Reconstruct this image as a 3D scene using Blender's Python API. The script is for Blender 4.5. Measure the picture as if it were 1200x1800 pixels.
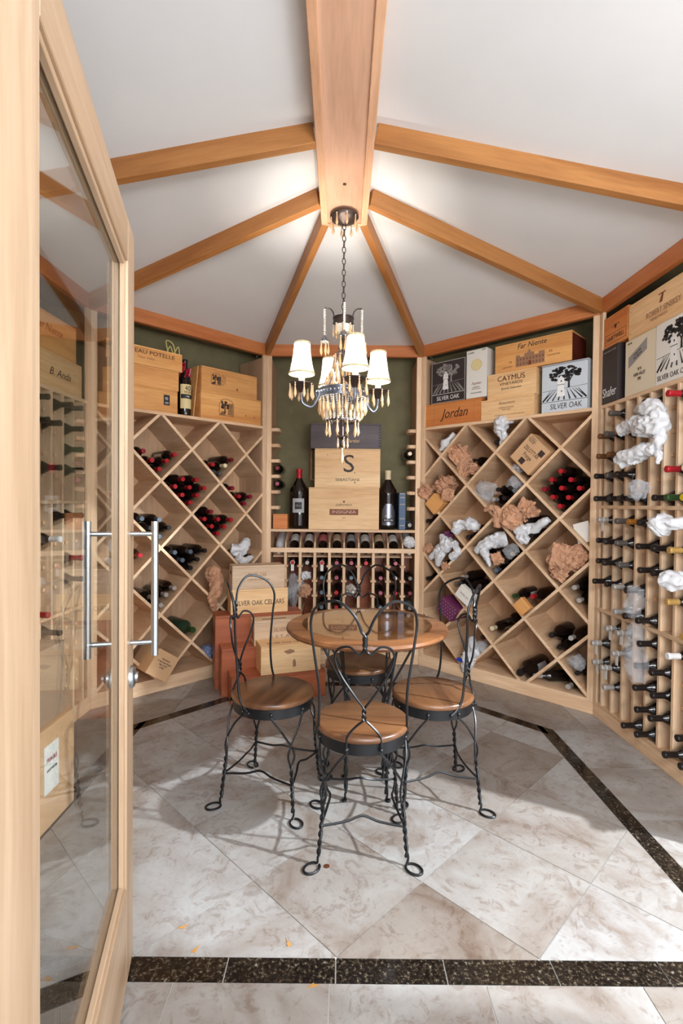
import bpy, bmesh, math, random
from mathutils import Vector, Matrix, noise
random.seed(7)
PI = math.pi
for o in list(bpy.data.objects): bpy.data.objects.remove(o)
SC = bpy.context.scene
COL = SC.collection

# ------------------------------------------------------------------ camera
FPX, CAMH = 890.0, 1.29
_p, _r = math.radians(1.0), math.radians(.55)
_R0, _U0, CF = Vector((1, 0, 0)), Vector((0, math.sin(_p), math.cos(_p))), Vector((0, math.cos(_p), -math.sin(_p)))
CR = _R0*math.cos(_r) + _U0*math.sin(_r)
CU = -_R0*math.sin(_r) + _U0*math.cos(_r)
CAMP = Vector((0, 0, CAMH))
cd = bpy.data.cameras.new('camera'); cam = bpy.data.objects.new('camera', cd); COL.objects.link(cam)
cd.sensor_fit = 'HORIZONTAL'; cd.sensor_width = 36; cd.lens = FPX/1200*36; cd.clip_start = .02
cam.matrix_world = Matrix(((CR.x, CU.x, -CF.x, 0), (CR.y, CU.y, -CF.y, 0), (CR.z, CU.z, -CF.z, CAMH), (0, 0, 0, 1)))
SC.camera = cam

# ------------------------------------------------------------------ world, lights, exposure
W = bpy.data.worlds.new('world'); SC.world = W; W.use_nodes = True
W.node_tree.nodes['Background'].inputs[0].default_value = (.90, .935, .97, 1)
W.node_tree.nodes['Background'].inputs[1].default_value = 2.3
def area(name, loc, rot, sx, sy, power, col):
    d = bpy.data.lights.new(name, 'AREA'); d.shape = 'RECTANGLE'; d.size = sx; d.size_y = sy; d.energy = power; d.color = col
    o = bpy.data.objects.new(name, d); COL.objects.link(o); o.location = loc; o.rotation_euler = rot
    return o
area('fill_uplight', (.95, -1.15, 1.45), Vector((-.12, .84, .53)).to_track_quat('-Z', 'Y').to_euler(), 1.4, .6, 62, (.97, .98, 1.0))  # added fill behind the camera, aimed up to brighten ceiling and racks
area('fill_downlight', (.35, -.75, 2.62), (math.radians(28), 0, 0), 1.3, .5, 40, (.86, .93, 1.0))  # second added fill, unseen behind the camera, for soft frontal light
sd = bpy.data.lights.new('side_room_lamp', 'POINT'); sd.energy = 1350; sd.shadow_soft_size = .05; sd.color = (.86, .94, 1.0)
sun = bpy.data.objects.new('side_room_lamp', sd); COL.objects.link(sun); sun.location = (3.6, .72, 2.95)     # shines in through the side opening on the right
BULB_W = 14.0
SC.view_settings.view_transform = 'Standard'; SC.view_settings.look = 'None'
SC.view_settings.gamma = 1; SC.view_settings.use_curve_mapping = False
SC.view_settings.exposure = .37

# ------------------------------------------------------------------ materials
def lin(c):
    c /= 255.0
    return c/12.92 if c <= .04045 else ((c+.055)/1.055)**2.4
def rgb(r, g, b): return (lin(r), lin(g), lin(b), 1)
MATS = {}
def base_mat(name):
    m = bpy.data.materials.new(name); m.use_nodes = True; MATS[name] = m
    nt = m.node_tree; return m, nt, nt.nodes['Principled BSDF']
def ramp(nt, fac, stops):
    r = nt.nodes.new('ShaderNodeValToRGB'); e = r.color_ramp.elements
    e[0].position, e[0].color = stops[0]; e[1].position, e[1].color = stops[-1]
    for p, c in stops[1:-1]:
        k = e.new(p); k.color = c
    nt.links.new(fac, r.inputs[0]); return r.outputs[0]
def coords(nt, scale, rand=True):
    tc = nt.nodes.new('ShaderNodeTexCoord'); mp = nt.nodes.new('ShaderNodeMapping')
    mp.inputs['Scale'].default_value = scale; nt.links.new(tc.outputs['Object'], mp.inputs[0])
    if rand:
        oi = nt.nodes.new('ShaderNodeObjectInfo'); ml = nt.nodes.new('ShaderNodeMath'); ml.operation = 'MULTIPLY'
        ml.inputs[1].default_value = 37; nt.links.new(oi.outputs['Random'], ml.inputs[0])
        nt.links.new(ml.outputs[0], mp.inputs['Location'])
    return mp.outputs[0]
def tex(nt, vec, scale, detail=4, rough=.55, dist=0.):
    n = nt.nodes.new('ShaderNodeTexNoise'); n.inputs['Scale'].default_value = scale; n.inputs['Detail'].default_value = detail
    n.inputs['Roughness'].default_value = rough; n.inputs['Distortion'].default_value = dist
    nt.links.new(vec, n.inputs['Vector']); return n.outputs['Fac']
def mixc(nt, fac, a, b, mode='MIX'):
    m = nt.nodes.new('ShaderNodeMix'); m.data_type = 'RGBA'; m.blend_type = mode
    if isinstance(fac, (int, float)): m.inputs[0].default_value = fac
    else: nt.links.new(fac, m.inputs[0])
    for s, v in ((m.inputs[6], a), (m.inputs[7], b)):
        if isinstance(v, tuple): s.default_value = v
        else: nt.links.new(v, s)
    return m.outputs[2]
def vary(nt, col, amt):
    oi = nt.nodes.new('ShaderNodeObjectInfo'); mr = nt.nodes.new('ShaderNodeMapRange')
    mr.inputs[3].default_value = 1-amt; mr.inputs[4].default_value = 1+amt
    nt.links.new(oi.outputs['Random'], mr.inputs[0])
    h = nt.nodes.new('ShaderNodeHueSaturation'); nt.links.new(mr.outputs[0], h.inputs['Value']); nt.links.new(col, h.inputs['Color'])
    return h.outputs[0]
def bump(nt, b, h, strength, dist=.002):
    n = nt.nodes.new('ShaderNodeBump'); n.inputs['Strength'].default_value = strength; n.inputs['Distance'].default_value = dist
    nt.links.new(h, n.inputs['Height']); nt.links.new(n.outputs[0], b.inputs['Normal'])
def wood(name, dark, light, axis='X', rough=.55, amt=.08, fine=16, coarse=5, contrast=1.0):
    m, nt, b = base_mat(name)
    sc = {'X': (.09, 1, 1), 'Y': (1, .09, 1), 'Z': (1, 1, .09)}[axis]
    v = coords(nt, sc)
    n1 = tex(nt, v, coarse*2.2, 3, .5, .6); n2 = tex(nt, v, fine*5, 3, .6, .2)
    c = ramp(nt, n1, [(.5-.22/contrast, rgb(*dark)), (.5+.2/contrast, rgb(*light))])
    c2 = ramp(nt, n2, [(.35, (.82, .78, .74, 1)), (.6, (1, 1, 1, 1))])
    c = mixc(nt, .65, c, c2, 'MULTIPLY')
    c = vary(nt, c, amt)
    nt.links.new(c, b.inputs['Base Color']); b.inputs['Roughness'].default_value = rough
    bump(nt, b, n2, .15, .001)
    return m
def plain(name, c, rough=.5, metal=0., spec=.5, noise_amt=0, nscale=20, amt=0.):
    m, nt, b = base_mat(name)
    b.inputs['Roughness'].default_value = rough; b.inputs['Metallic'].default_value = metal
    b.inputs['Specular IOR Level'].default_value = spec
    if noise_amt or amt:
        n = tex(nt, coords(nt, (1, 1, 1)), nscale, 4)
        k = 1-noise_amt
        col = ramp(nt, n, [(.3, rgb(c[0]*k, c[1]*k, c[2]*k)), (.7, rgb(*c))])
        if amt: col = vary(nt, col, amt)
        nt.links.new(col, b.inputs['Base Color'])
        bump(nt, b, n, .1, .001)
    else: b.inputs['Base Color'].default_value = rgb(*c)
    return m

wood('rack_x', (208, 170, 134), (236, 205, 170), 'X', .6)
wood('rack_z', (212, 175, 139), (238, 208, 174), 'Z', .6)
wood('rack_y', (198, 158, 122), (224, 190, 154), 'Y', .6)
wood('ply', (182, 144, 112), (208, 172, 138), 'Z', .65, .07, 10, 2)
wood('rafter', (150, 92, 42), (190, 132, 74), 'X', .5, .1)
wood('plate', (176, 98, 48), (206, 132, 78), 'X', .5, .08)
wood('beam_panel', (198, 150, 122), (230, 188, 160), 'Y', .5, .02, 9, 3)
wood('beam_side', (212, 160, 124), (232, 186, 150), 'Y', .5, .05)
wood('door_z', (176, 146, 116), (206, 179, 150), 'Z', .45, .03, 12, 3)
wood('door_x', (176, 146, 116), (206, 179, 150), 'X', .45, .03, 12, 3)
wood('crate', (206, 140, 76), (232, 176, 110), 'X', .55, .08)
wood('crate_pale', (200, 170, 140), (226, 202, 174), 'X', .6, .05)
wood('crate_yellow', (224, 176, 122), (243, 208, 160), 'X', .55, .05)
wood('crate_red', (198, 114, 56), (220, 144, 80), 'X', .55, .06)
wood('crate_dark', (52, 42, 48), (88, 74, 80), 'X', .5, .02)
wood('cherry', (150, 76, 44), (182, 104, 66), 'X', .4, .05)
wood('cherry_dark', (84, 28, 20), (112, 44, 34), 'X', .45, .03)
wood('seat_wood', (74, 46, 29), (126, 86, 56), 'X', .32, .06, 14, 4, 1.5)
wood('table_wood', (88, 52, 30), (144, 96, 60), 'X', .28, .02, 14, 4, 1.3)
plain('ceiling_paint', (222, 223, 224), .85, noise_amt=.02, nscale=3)
plain('green_wall', (124, 116, 84), .8, noise_amt=.12, nscale=9)
plain('hall_wall', (205, 203, 198), .85)
plain('grout', (196, 194, 190), .8)
plain('iron', (20, 21, 24), .38, .3, .6)
plain('steel', (186, 192, 198), .28, 1.0)
plain('bronze', (84, 72, 68), .38, .75)
plain('pewter', (132, 138, 152), .32, .85)
plain('bead', (236, 228, 214), .35)
plain('amber', (222, 182, 136), .25, 0, .7)
plain('candle', (236, 232, 220), .4)
plain('gold_trim', (196, 182, 140), .6)
plain('dark_trim', (70, 70, 78), .6)
plain('glass_dark', (22, 15, 13), .07, 0, .6)
plain('glass_green', (38, 60, 44), .06, 0, .6)
plain('glass_grey', (84, 88, 84), .15, 0, .6)
CAPS = {'red': (176, 34, 44), 'maroon': (112, 24, 36), 'black': (38, 33, 32), 'grey': (98, 92, 88), 'silver': (178, 172, 166), 'gold': (196, 158, 92),
        'amber': (172, 112, 40), 'yellow': (214, 186, 40), 'cream': (224, 206, 170), 'green': (46, 78, 40), 'white': (226, 226, 226), 'pink': (152, 74, 92),
        'bluegrey': (98, 112, 126), 'brown': (120, 80, 52), 'wine': (140, 30, 48)}
for k, c in CAPS.items(): plain('cap_'+k, c, .32, .25 if k not in ('white', 'cream') else 0)
plain('paper_white', (226, 224, 218), .7, noise_amt=.05)
plain('paper_pink', (196, 112, 110), .7)
plain('paper_tan', (206, 180, 148), .7)
plain('paper_grey', (170, 170, 172), .6)
plain('paper_label_yellow', (222, 204, 150), .7)
plain('kraft', (206, 156, 122), .75, noise_amt=.14, nscale=14, amt=.06)
plain('carton_kraft', (206, 164, 122), .75, noise_amt=.06, nscale=8)
plain('carton_white', (226, 222, 214), .6)
plain('carton_cream', (226, 214, 188), .6)
plain('carton_black', (52, 44, 44), .5)
plain('carton_grey', (196, 203, 210), .55)
plain('carton_navy', (58, 84, 116), .5)
plain('purple', (104, 42, 84), .45)
plain('violet', (92, 70, 128), .5)
plain('blue_plastic', (28, 66, 190), .35)
plain('bluebag', (132, 142, 178), .5)
plain('ink', (56, 38, 32), .6)
plain('ink_brown', (124, 64, 34), .6)
plain('ink_faint', (150, 112, 84), .7)
plain('ink_black', (34, 32, 34), .6)
plain('print_white', (232, 230, 228), .6)
plain('print_grey', (150, 146, 142), .6)
plain('brown_box', (150, 126, 104), .6)
plain('ribbon', (160, 20, 44), .35)
plain('yellow_ribbon', (206, 196, 120), .5)
plain('teal', (150, 190, 184), .5)
plain('copper', (120, 72, 48), .4, .6)
plain('leaf_mark', (176, 128, 66), .7)

def mat_bag(name, c, alpha, rough=.3):
    m, nt, b = base_mat(name)
    b.inputs['Base Color'].default_value = rgb(*c); b.inputs['Roughness'].default_value = rough
    b.inputs['Alpha'].default_value = alpha; b.inputs['Specular IOR Level'].default_value = .7
    return m
mat_bag('bag_white', (216, 217, 220), .93, .35)
mat_bag('bag_clear', (224, 226, 230), .2, .1)
def mat_pane(name, tint, k=1.0):
    m, nt, b = base_mat(name); nt.nodes.remove(b)
    out = nt.nodes['Material Output']; ge = nt.nodes.new('ShaderNodeNewGeometry')
    dp = nt.nodes.new('ShaderNodeVectorMath'); dp.operation = 'DOT_PRODUCT'
    nt.links.new(ge.outputs['Normal'], dp.inputs[0]); nt.links.new(ge.outputs['Incoming'], dp.inputs[1])
    def mth(op, x, y=None):
        n = nt.nodes.new('ShaderNodeMath'); n.operation = op; nt.links.new(x, n.inputs[0])
        if y is not None: n.inputs[1].default_value = y
        return n.outputs[0]
    c = mth('ABSOLUTE', dp.outputs['Value']); c = mth('SUBTRACT', c, 1.0); c = mth('ABSOLUTE', c)
    c = mth('POWER', c, 5.0); c = mth('MULTIPLY', c, .96*k); c = mth('ADD', c, .04*k)      # Schlick reflectance of glass
    t = nt.nodes.new('ShaderNodeBsdfTransparent'); t.inputs[0].default_value = tint
    g = nt.nodes.new('ShaderNodeBsdfGlossy'); g.inputs['Roughness'].default_value = .0
    mx = nt.nodes.new('ShaderNodeMixShader')
    nt.links.new(c, mx.inputs[0]); nt.links.new(t.outputs[0], mx.inputs[1]); nt.links.new(g.outputs[0], mx.inputs[2])
    nt.links.new(mx.outputs[0], out.inputs[0]); return m
mat_pane('pane', (.95, .96, .94, 1), 1.0); mat_pane('table_glass', (.97, .97, .95, 1), 1.15)
def mat_shade():
    m, nt, b = base_mat('shade'); nt.nodes.remove(b)
    out = nt.nodes['Material Output']
    d = nt.nodes.new('ShaderNodeBsdfDiffuse'); d.inputs[0].default_value = rgb(240, 236, 226)
    t = nt.nodes.new('ShaderNodeBsdfTranslucent'); t.inputs[0].default_value = rgb(246, 240, 226)
    mx = nt.nodes.new('ShaderNodeMixShader'); mx.inputs[0].default_value = .62
    nt.links.new(d.outputs[0], mx.inputs[1]); nt.links.new(t.outputs[0], mx.inputs[2]); nt.links.new(mx.outputs[0], out.inputs[0])
mat_shade()
def mat_bulb():
    m, nt, b = base_mat('bulb'); b.inputs['Emission Color'].default_value = (1, .93, .82, 1); b.inputs['Emission Strength'].default_value = 30
mat_bulb()
def mat_tile():
    m, nt, b = base_mat('tile')
    v = coords(nt, (1, 1, 1)); oi = nt.nodes.new('ShaderNodeObjectInfo')
    n1 = tex(nt, v, 3.2, 6, .62, .9); n2 = tex(nt, v, 13, 6, .7, 1.6); n3 = tex(nt, v, 46, 5, .7)
    c = ramp(nt, n1, [(.28, rgb(152, 134, 120)), (.45, rgb(182, 176, 171)), (.6, rgb(198, 197, 195)), (.8, rgb(178, 164, 152))])
    veins = ramp(nt, n2, [(.40, (.62, .52, .46, 1)), (.47, (1, 1, 1, 1)), (.66, (1, 1, 1, 1)), (.75, (1.06, 1.06, 1.06, 1))])
    c = mixc(nt, .55, c, veins, 'MULTIPLY')
    c = mixc(nt, .5, c, ramp(nt, n3, [(.32, (.74, .72, .70, 1)), (.46, (1, 1, 1, 1))]), 'MULTIPLY')
    tint = ramp(nt, oi.outputs['Random'], [(0, (.42, .365, .325, 1)), (.35, (.58, .56, .545, 1)), (1, (.66, .67, .685, 1))])
    c = mixc(nt, 1.0, c, tint, 'MULTIPLY')
    nt.links.new(c, b.inputs['Base Color']); b.inputs['Roughness'].default_value = .34
    bump(nt, b, n3, .06, .001)
mat_tile()
def mat_granite():
    m, nt, b = base_mat('granite')
    v = coords(nt, (1, 1, 1)); n1 = tex(nt, v, 95, 3, .7); n2 = tex(nt, v, 38, 4, .7)
    c = ramp(nt, n1, [(.42, rgb(20, 17, 16)), (.55, rgb(44, 36, 28)), (.63, rgb(88, 78, 62)), (.76, rgb(146, 144, 138))])
    c = mixc(nt, .75, c, ramp(nt, n2, [(.36, (.35, .33, .32, 1)), (.62, (1.1, 1.1, 1.15, 1))]), 'MULTIPLY')
    nt.links.new(c, b.inputs['Base Color']); b.inputs['Roughness'].default_value = .14
mat_granite()

# ------------------------------------------------------------------ geometry helpers
class MB:
    def __init__(s): s.v = []; s.f = []
    def add(s, vs, fs):
        k = len(s.v); s.v += [tuple(p) for p in vs]; s.f += [tuple(i+k for i in f) for f in fs]; return s
    def box(s, x0, x1, y0, y1, z0, z1):
        return s.add([(x, y, z) for z in (z0, z1) for y in (y0, y1) for x in (x0, x1)],
                     [(0, 2, 3, 1), (4, 5, 7, 6), (0, 1, 5, 4), (2, 6, 7, 3), (0, 4, 6, 2), (1, 3, 7, 5)])
    def lathe(s, prof, seg=16, cx=0, cy=0, z0=0):
        n = len(prof); vs = []; fs = []
        for r, z in prof:
            for i in range(seg):
                a = 2*PI*i/seg; vs.append((cx+r*math.cos(a), cy+r*math.sin(a), z+z0))
        for j in range(n-1):
            for i in range(seg):
                k = (i+1) % seg; fs.append((j*seg+i, j*seg+k, (j+1)*seg+k, (j+1)*seg+i))
        if prof[0][0] > 1e-5: fs.append(tuple(range(seg-1, -1, -1)))
        if prof[-1][0] > 1e-5: fs.append(tuple((n-1)*seg+i for i in range(seg)))
        return s.add(vs, fs)
    def tube(s, pts, rad, seg=6, closed=False):
        P = [Vector(p) for p in pts]; n = len(P)
        R = rad if isinstance(rad, (list, tuple)) else [rad]*n
        T = []
        for i in range(n):
            a = P[(i-1) % n] if closed or i else P[0]; b = P[(i+1) % n] if closed or i < n-1 else P[-1]
            t = (b-a); T.append(t.normalized() if t.length > 1e-9 else Vector((0, 0, 1)))
        u = T[0].orthogonal().normalized(); vs = []; fs = []
        for i in range(n):
            u = (u - T[i]*u.dot(T[i])); u = u.normalized() if u.length > 1e-6 else T[i].orthogonal().normalized()
            w = T[i].cross(u)
            for k in range(seg):
                a = 2*PI*k/seg; vs.append(P[i] + (u*math.cos(a)+w*math.sin(a))*R[i])
        for i in range(n if closed else n-1):
            j = (i+1) % n
            for k in range(seg):
                l = (k+1) % seg; fs.append((i*seg+k, i*seg+l, j*seg+l, j*seg+k))
        if not closed: fs += [tuple(range(seg-1, -1, -1)), tuple((n-1)*seg+k for k in range(seg))]
        return s.add(vs, fs)
    def prism(s, poly, h0, h1, mp=lambda a, b, c: (a, b, c)):
        n = len(poly); vs = [mp(a, b, h0) for a, b in poly]+[mp(a, b, h1) for a, b in poly]
        return s.add(vs, [tuple(range(n-1, -1, -1)), tuple(range(n, 2*n))]+[(i, (i+1) % n, n+(i+1) % n, n+i) for i in range(n)])
    def mesh(s, name, mat, smooth=False, bevel=0):
        me = bpy.data.meshes.new(name); me.from_pydata(s.v, [], s.f)
        bm = bmesh.new(); bm.from_mesh(me)
        bmesh.ops.recalc_face_normals(bm, faces=bm.faces)
        if bevel: bmesh.ops.bevel(bm, geom=list(bm.edges), offset=bevel, segments=1, affect='EDGES', clamp_overlap=True)
        bm.to_mesh(me); bm.free()
        me.materials.append(MATS[mat])
        if smooth:
            me.polygons.foreach_set('use_smooth', [True]*len(me.polygons))
            me.set_sharp_from_angle(angle=math.radians(50))
        return me
    def build(s, name, mat, parent=None, smooth=False, bevel=0, loc=(0, 0, 0), rot=(0, 0, 0)):
        return obj(name, s.mesh(name, mat, smooth, bevel), parent, loc, rot)
def obj(name, me, parent=None, loc=(0, 0, 0), rot=(0, 0, 0)):
    o = bpy.data.objects.new(name, me); COL.objects.link(o)
    if parent is not None: o.parent = parent
    o.location = loc; o.rotation_euler = rot
    return o
def tag(o, label, cat, group=None):
    o['label'] = label; o['category'] = cat
    if group: o['group'] = group
    return o
def struct(o, label=None):
    o['kind'] = 'structure'
    if label: o['label'] = label
    return o
def thing(name, label, cat, loc=(0, 0, 0), rot=(0, 0, 0), group=None):
    o = bpy.data.objects.new(name, None); COL.objects.link(o); o.empty_display_size = .05
    o.location = loc; o.rotation_euler = (0, 0, rot) if isinstance(rot, (int, float)) else tuple(rot)
    return tag(o, label, cat, group)
def dup(root):
    r = root.copy(); COL.objects.link(r)
    for ch in list(root.children):
        c = ch.copy(); COL.objects.link(c); c.parent = r; c.matrix_parent_inverse = ch.matrix_parent_inverse
        for g in list(ch.children):
            d = g.copy(); COL.objects.link(d); d.parent = c
    return r
def spline(pts, sub=6, closed=False):
    P = [Vector(p) for p in pts]; n = len(P); out = []
    for i in range(n if closed else n-1):
        g = lambda k: P[k % n] if closed else P[max(0, min(n-1, k))]
        a, b, c, d = g(i-1), g(i), g(i+1), g(i+2)
        for k in range(sub):
            t = k/sub
            out.append(.5*((2*b)+(c-a)*t+(2*a-5*b+4*c-d)*t*t+(3*b-a-3*c+d)*t**3))
    if not closed: out.append(P[-1])
    return out
def ray(x, y): return CF + CR*((x-600)/FPX) - CU*((y-900)/FPX)
def on_floor(x, y, z=0):
    d = ray(x, y); t = (z-CAMH)/d.z; return CAMP+d*t
class Face:      # a vertical plane in the room: u runs along it to the viewer's right, d goes into the wall
    def __init__(s, o, rot):
        s.o = Vector((o[0], o[1], 0)); s.rot = rot
        s.x = Vector((math.cos(rot), math.sin(rot), 0)); s.y = Vector((-math.sin(rot), math.cos(rot), 0))
    def px(s, x, y, d=0):
        D = ray(x, y); t = (s.o+s.y*d-CAMP).dot(s.y)/D.dot(s.y); P = CAMP+D*t
        return (P-s.o).dot(s.x), P.z
    def w(s, u, d, z): return s.o+s.x*u+s.y*d+Vector((0, 0, z))
C1, C2, C3, C4 = (1.562, 3.104), (.626, 4.040), (-.601, 4.040), (-1.537, 3.104)
DR = Face(C2, -PI/4); DL = Face(C4, PI/4); BK = Face(C3, 0)
RW = Face(C1, math.atan2(-1, .03)); _la = math.atan2(1, .03)
LWLEN = 2.45
LW = Face((C4[0]-LWLEN*math.cos(_la), C4[1]-LWLEN*math.sin(_la)), _la)
LD = math.hypot(C1[0]-C2[0], C1[1]-C2[1]); LB = C2[0]-C3[0]; RWLEN = 1.40
DEP = .34
SHELF = 1.895
PLATE = 2.455; PLT = 2.545
RZ, RT = 2.735, 2.818
FY0, FY1 = .40, .52
def clip_poly(poly, edges):     # edges: (a, b, c) keep a*x+b*y<=c
    for a, b, c in edges:
        out = []
        for i in range(len(poly)):
            p, q = poly[i], poly[(i+1) % len(poly)]
            dp, dq = a*p[0]+b*p[1]-c, a*q[0]+b*q[1]-c
            if dp <= 0: out.append(p)
            if (dp < 0) != (dq < 0) and abs(dp-dq) > 1e-12:
                t = dp/(dp-dq); out.append((p[0]+(q[0]-p[0])*t, p[1]+(q[1]-p[1])*t))
        poly = out
        if len(poly) < 3: return []
    return poly
def area2(p): return abs(sum(p[i][0]*p[(i+1) % len(p)][1]-p[(i+1) % len(p)][0]*p[i][1] for i in range(len(p))))/2

# ================================================================== SETTING
# ---- floor
def build_floor():
    fl = MB().box(-2.3, 2.3, -1.6, 4.75, -.06, -.0035).build('floor', 'grout'); struct(fl, 'pale travertine tile floor with a dark granite border strip')
    s2 = math.sqrt(.5)
    XI, XO = 1.152, 1.226; FI, FO = 1.412, 1.338; BI, BO = 3.555, 3.63
    # corner positions of the strip (outer): right side meets the diagonal at Y 2.885
    co = XO+2.885; ci = co-.074*math.sqrt(2)
    G = .0016
    def tile(name, poly, mat, top=0):
        if len(poly) < 3 or area2(poly) < .0006: return
        cx = sum(p[0] for p in poly)/len(poly); cy = sum(p[1] for p in poly)/len(poly)
        MB().prism([(x-cx, y-cy) for x, y in poly], -.012, 0).build(name, mat, fl, loc=(cx, cy, top))
    def grid(region, ox, oy, ang, size, mat='tile', name='floor_tile', sy=None):
        sy = sy or size
        ca, sa = math.cos(ang), math.sin(ang)
        for i in range(-14, 15):
            for j in range(-14, 15):
                q = [(i*size+G, j*sy+G), ((i+1)*size-G, j*sy+G), ((i+1)*size-G, (j+1)*sy-G), (i*size+G, (j+1)*sy-G)]
                q = [(ox+a*ca-b*sa, oy+a*sa+b*ca) for a, b in q]
                q = clip_poly(q, region)
                tile(name, q, mat)
    g = G
    # inner field, 45 degree tiles
    grid([(1, 0, XI-g), (-1, 0, XI-g-.02), (0, -1, -(FI+g)), (0, 1, BI-g), (1, 1, ci-g), (-1, 1, ci-g-.02)], -.002, 1.417, PI/4, .4075)
    XL = XO-.02; XLI = XI-.02      # left side sits slightly nearer the axis
    # granite strips
    grid([(1, 0, XO), (-1, 0, -XI), (1, 1, co), (0, -1, -FO)], XI, 1.18, 0, .5, 'granite', 'granite_strip', .305)
    grid([(-1, 0, XL), (1, 0, -XLI), (-1, 1, co-.02), (0, -1, -FO)], -XL, 1.18, 0, .5, 'granite', 'granite_strip', .305)
    grid([(0, 1, FI), (0, -1, -FO), (1, 0, XI-g), (-1, 0, XLI-g)], -.307, FO, 0, .303, 'granite', 'granite_strip')
    grid([(1, 1, co), (-1, -1, -ci), (1, 0, XI+.03), (0, 1, BO)], XO, 2.885, -PI/4, .305, 'granite', 'granite_strip', 1.0)
    grid([(1, 1, co), (-1, -1, -ci), (1, 0, XI+.03), (0, 1, BO)], XO, 2.885, -PI/4, .305, 'granite', 'granite_strip', -1.0) if False else None
    grid([(-1, 1, co-.02), (1, -1, -(ci-.02)), (-1, 0, XLI+.03), (0, 1, BO)], -XL, 2.885, PI/4, .305, 'granite', 'granite_strip', 1.0)
    grid([(0, 1, BO), (0, -1, -BI), (1, 1, ci+.02), (-1, 1, ci)], 0, BI, 0, .305, 'granite', 'granite_strip')
    # border tiles beyond the strip
    grid([(-1, 0, -(XO+g)), (1, 0, 1.75), (1, 1, 99), (0, 1, 2.885), (0, -1, -FO)], XO, 2.06, 0, .6, sy=.4075)
    grid([(-1, -1, -(co+g)), (-1, 0, -.46), (0, -1, -2.885), (1, 0, 1.75), (0, 1, 4.2)], 1.02, 2.885, 0, .4075)
    grid([(1, 0, -(XL+g)), (-1, 0, 1.75), (0, 1, 2.885), (0, -1, -FO)], -XL-.6, 2.06, 0, .6, sy=.4075)
    grid([(1, -1, -(co-.02+g)), (1, 0, -.44), (0, -1, -2.885), (-1, 0, 1.75), (0, 1, 4.2)], -1.02, 2.885, 0, .4075)
    grid([(0, -1, -(BO+g)), (0, 1, 4.2), (1, 0, .46-g), (-1, 0, .44-g)], -.2, BO, 0, .4075)
    grid([(0, 1, FO-g), (0, -1, 1.3), (1, 0, 1.9), (-1, 0, 1.9)], -.44, FO-.4075, 0, .42, sy=.4075)
    # small fallen leaves pressed on the tile
    for i, (x, y, a) in enumerate(((321, 1630, .4), (343, 1670, 1.0), (507, 1659, 2.1), (550, 1733, .2), (437, 1540, 1.))):
        if i == 4: continue
        p = on_floor(x, y); mb = MB(); pts = []
        for k in range(9):
            t = 2*PI*k/9; r = .0085*(1+.45*math.sin(3*t+i)+.2*math.cos(5*t))
            pts.append((r*1.5*math.cos(t), r*.6*math.sin(t)))
        mb.prism(pts, 0, .0012)
        tag(mb.build('fallen_leaf', 'leaf_mark', None, loc=(p.x, p.y, .0004), rot=(0, 0, a)),
            ['dry brown leaf on the tile seam nearest the door', 'dry leaf scrap just behind the granite strip near the door', 'pale dry leaf on the tile in front of the nearest chair',
             'tiny leaf scrap on the hall side of the granite strip'][i], 'leaf', 'dry leaf scraps on the floor')
    p = on_floor(574, 1523)
    tag(MB().lathe([(.0, 0), (.0105, 0), (.0105, .0015), (.009, .002), (0, .002)], 16).build('coin', 'copper', loc=(p.x, p.y, .0004)), 'copper coin on the floor by the nearest chair foot', 'coin')
build_floor()

# ---- walls behind the racks
def wall(name, a, b, z0, z1, th=.08, mat='green_wall', label=None):
    a, b = Vector((*a, 0)), Vector((*b, 0)); d = (b-a); L = d.length; r = math.atan2(d.y, d.x)
    return struct(MB().box(0, L, 0, th, z0, z1).build(name, mat, loc=(a.x, a.y, 0), rot=(0, 0, r)), label)
def off(F, L, d, e0=0, e1=0): return (F.w(-e0, d, 0).xy[:], F.w(L+e1, d, 0).xy[:])
t = math.tan(PI/8)*(DEP+.01)
wall('wall_back', *off(BK, LB, DEP+.01, t, t), 0, PLT, label='dark olive green painted wall behind the back bay')
wall('wall_back_right', *off(DR, LD, DEP+.01, t, t), 0, PLT)
wall('wall_back_left', *off(DL, LD, DEP+.01, t, t), 0, PLT)
wall('wall_right', *off(RW, RWLEN+.03, DEP+.01, t, 0), 0, PLT)
struct(MB().box(1.62, 2.0, FY0, 1.0, 0, PLT).build('light_block_pier', 'hall_wall'))  # out-of-view pier added to keep the side lamp off the door
struct(MB().box(RWLEN+.0, 2.5, 0, DEP, 2.40, PLT).build('wall_right_lintel', 'hall_wall', loc=RW.o, rot=(0, 0, RW.rot)))
wall('wall_left', *off(LW, LWLEN, DEP+.01, .2, t), 0, PLT)
struct(MB().box(-2.2, -.425, FY0, FY1, 0, 2.6).build('wall_front_left', 'hall_wall'))
struct(MB().box(1.62, 2.2, FY0, FY1, 0, 2.5).build('wall_front_right', 'hall_wall'))
struct(MB().box(-2.2, 2.2, FY0, FY1, 2.5, 2.95).build('wall_front_header', 'hall_wall'))

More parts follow.
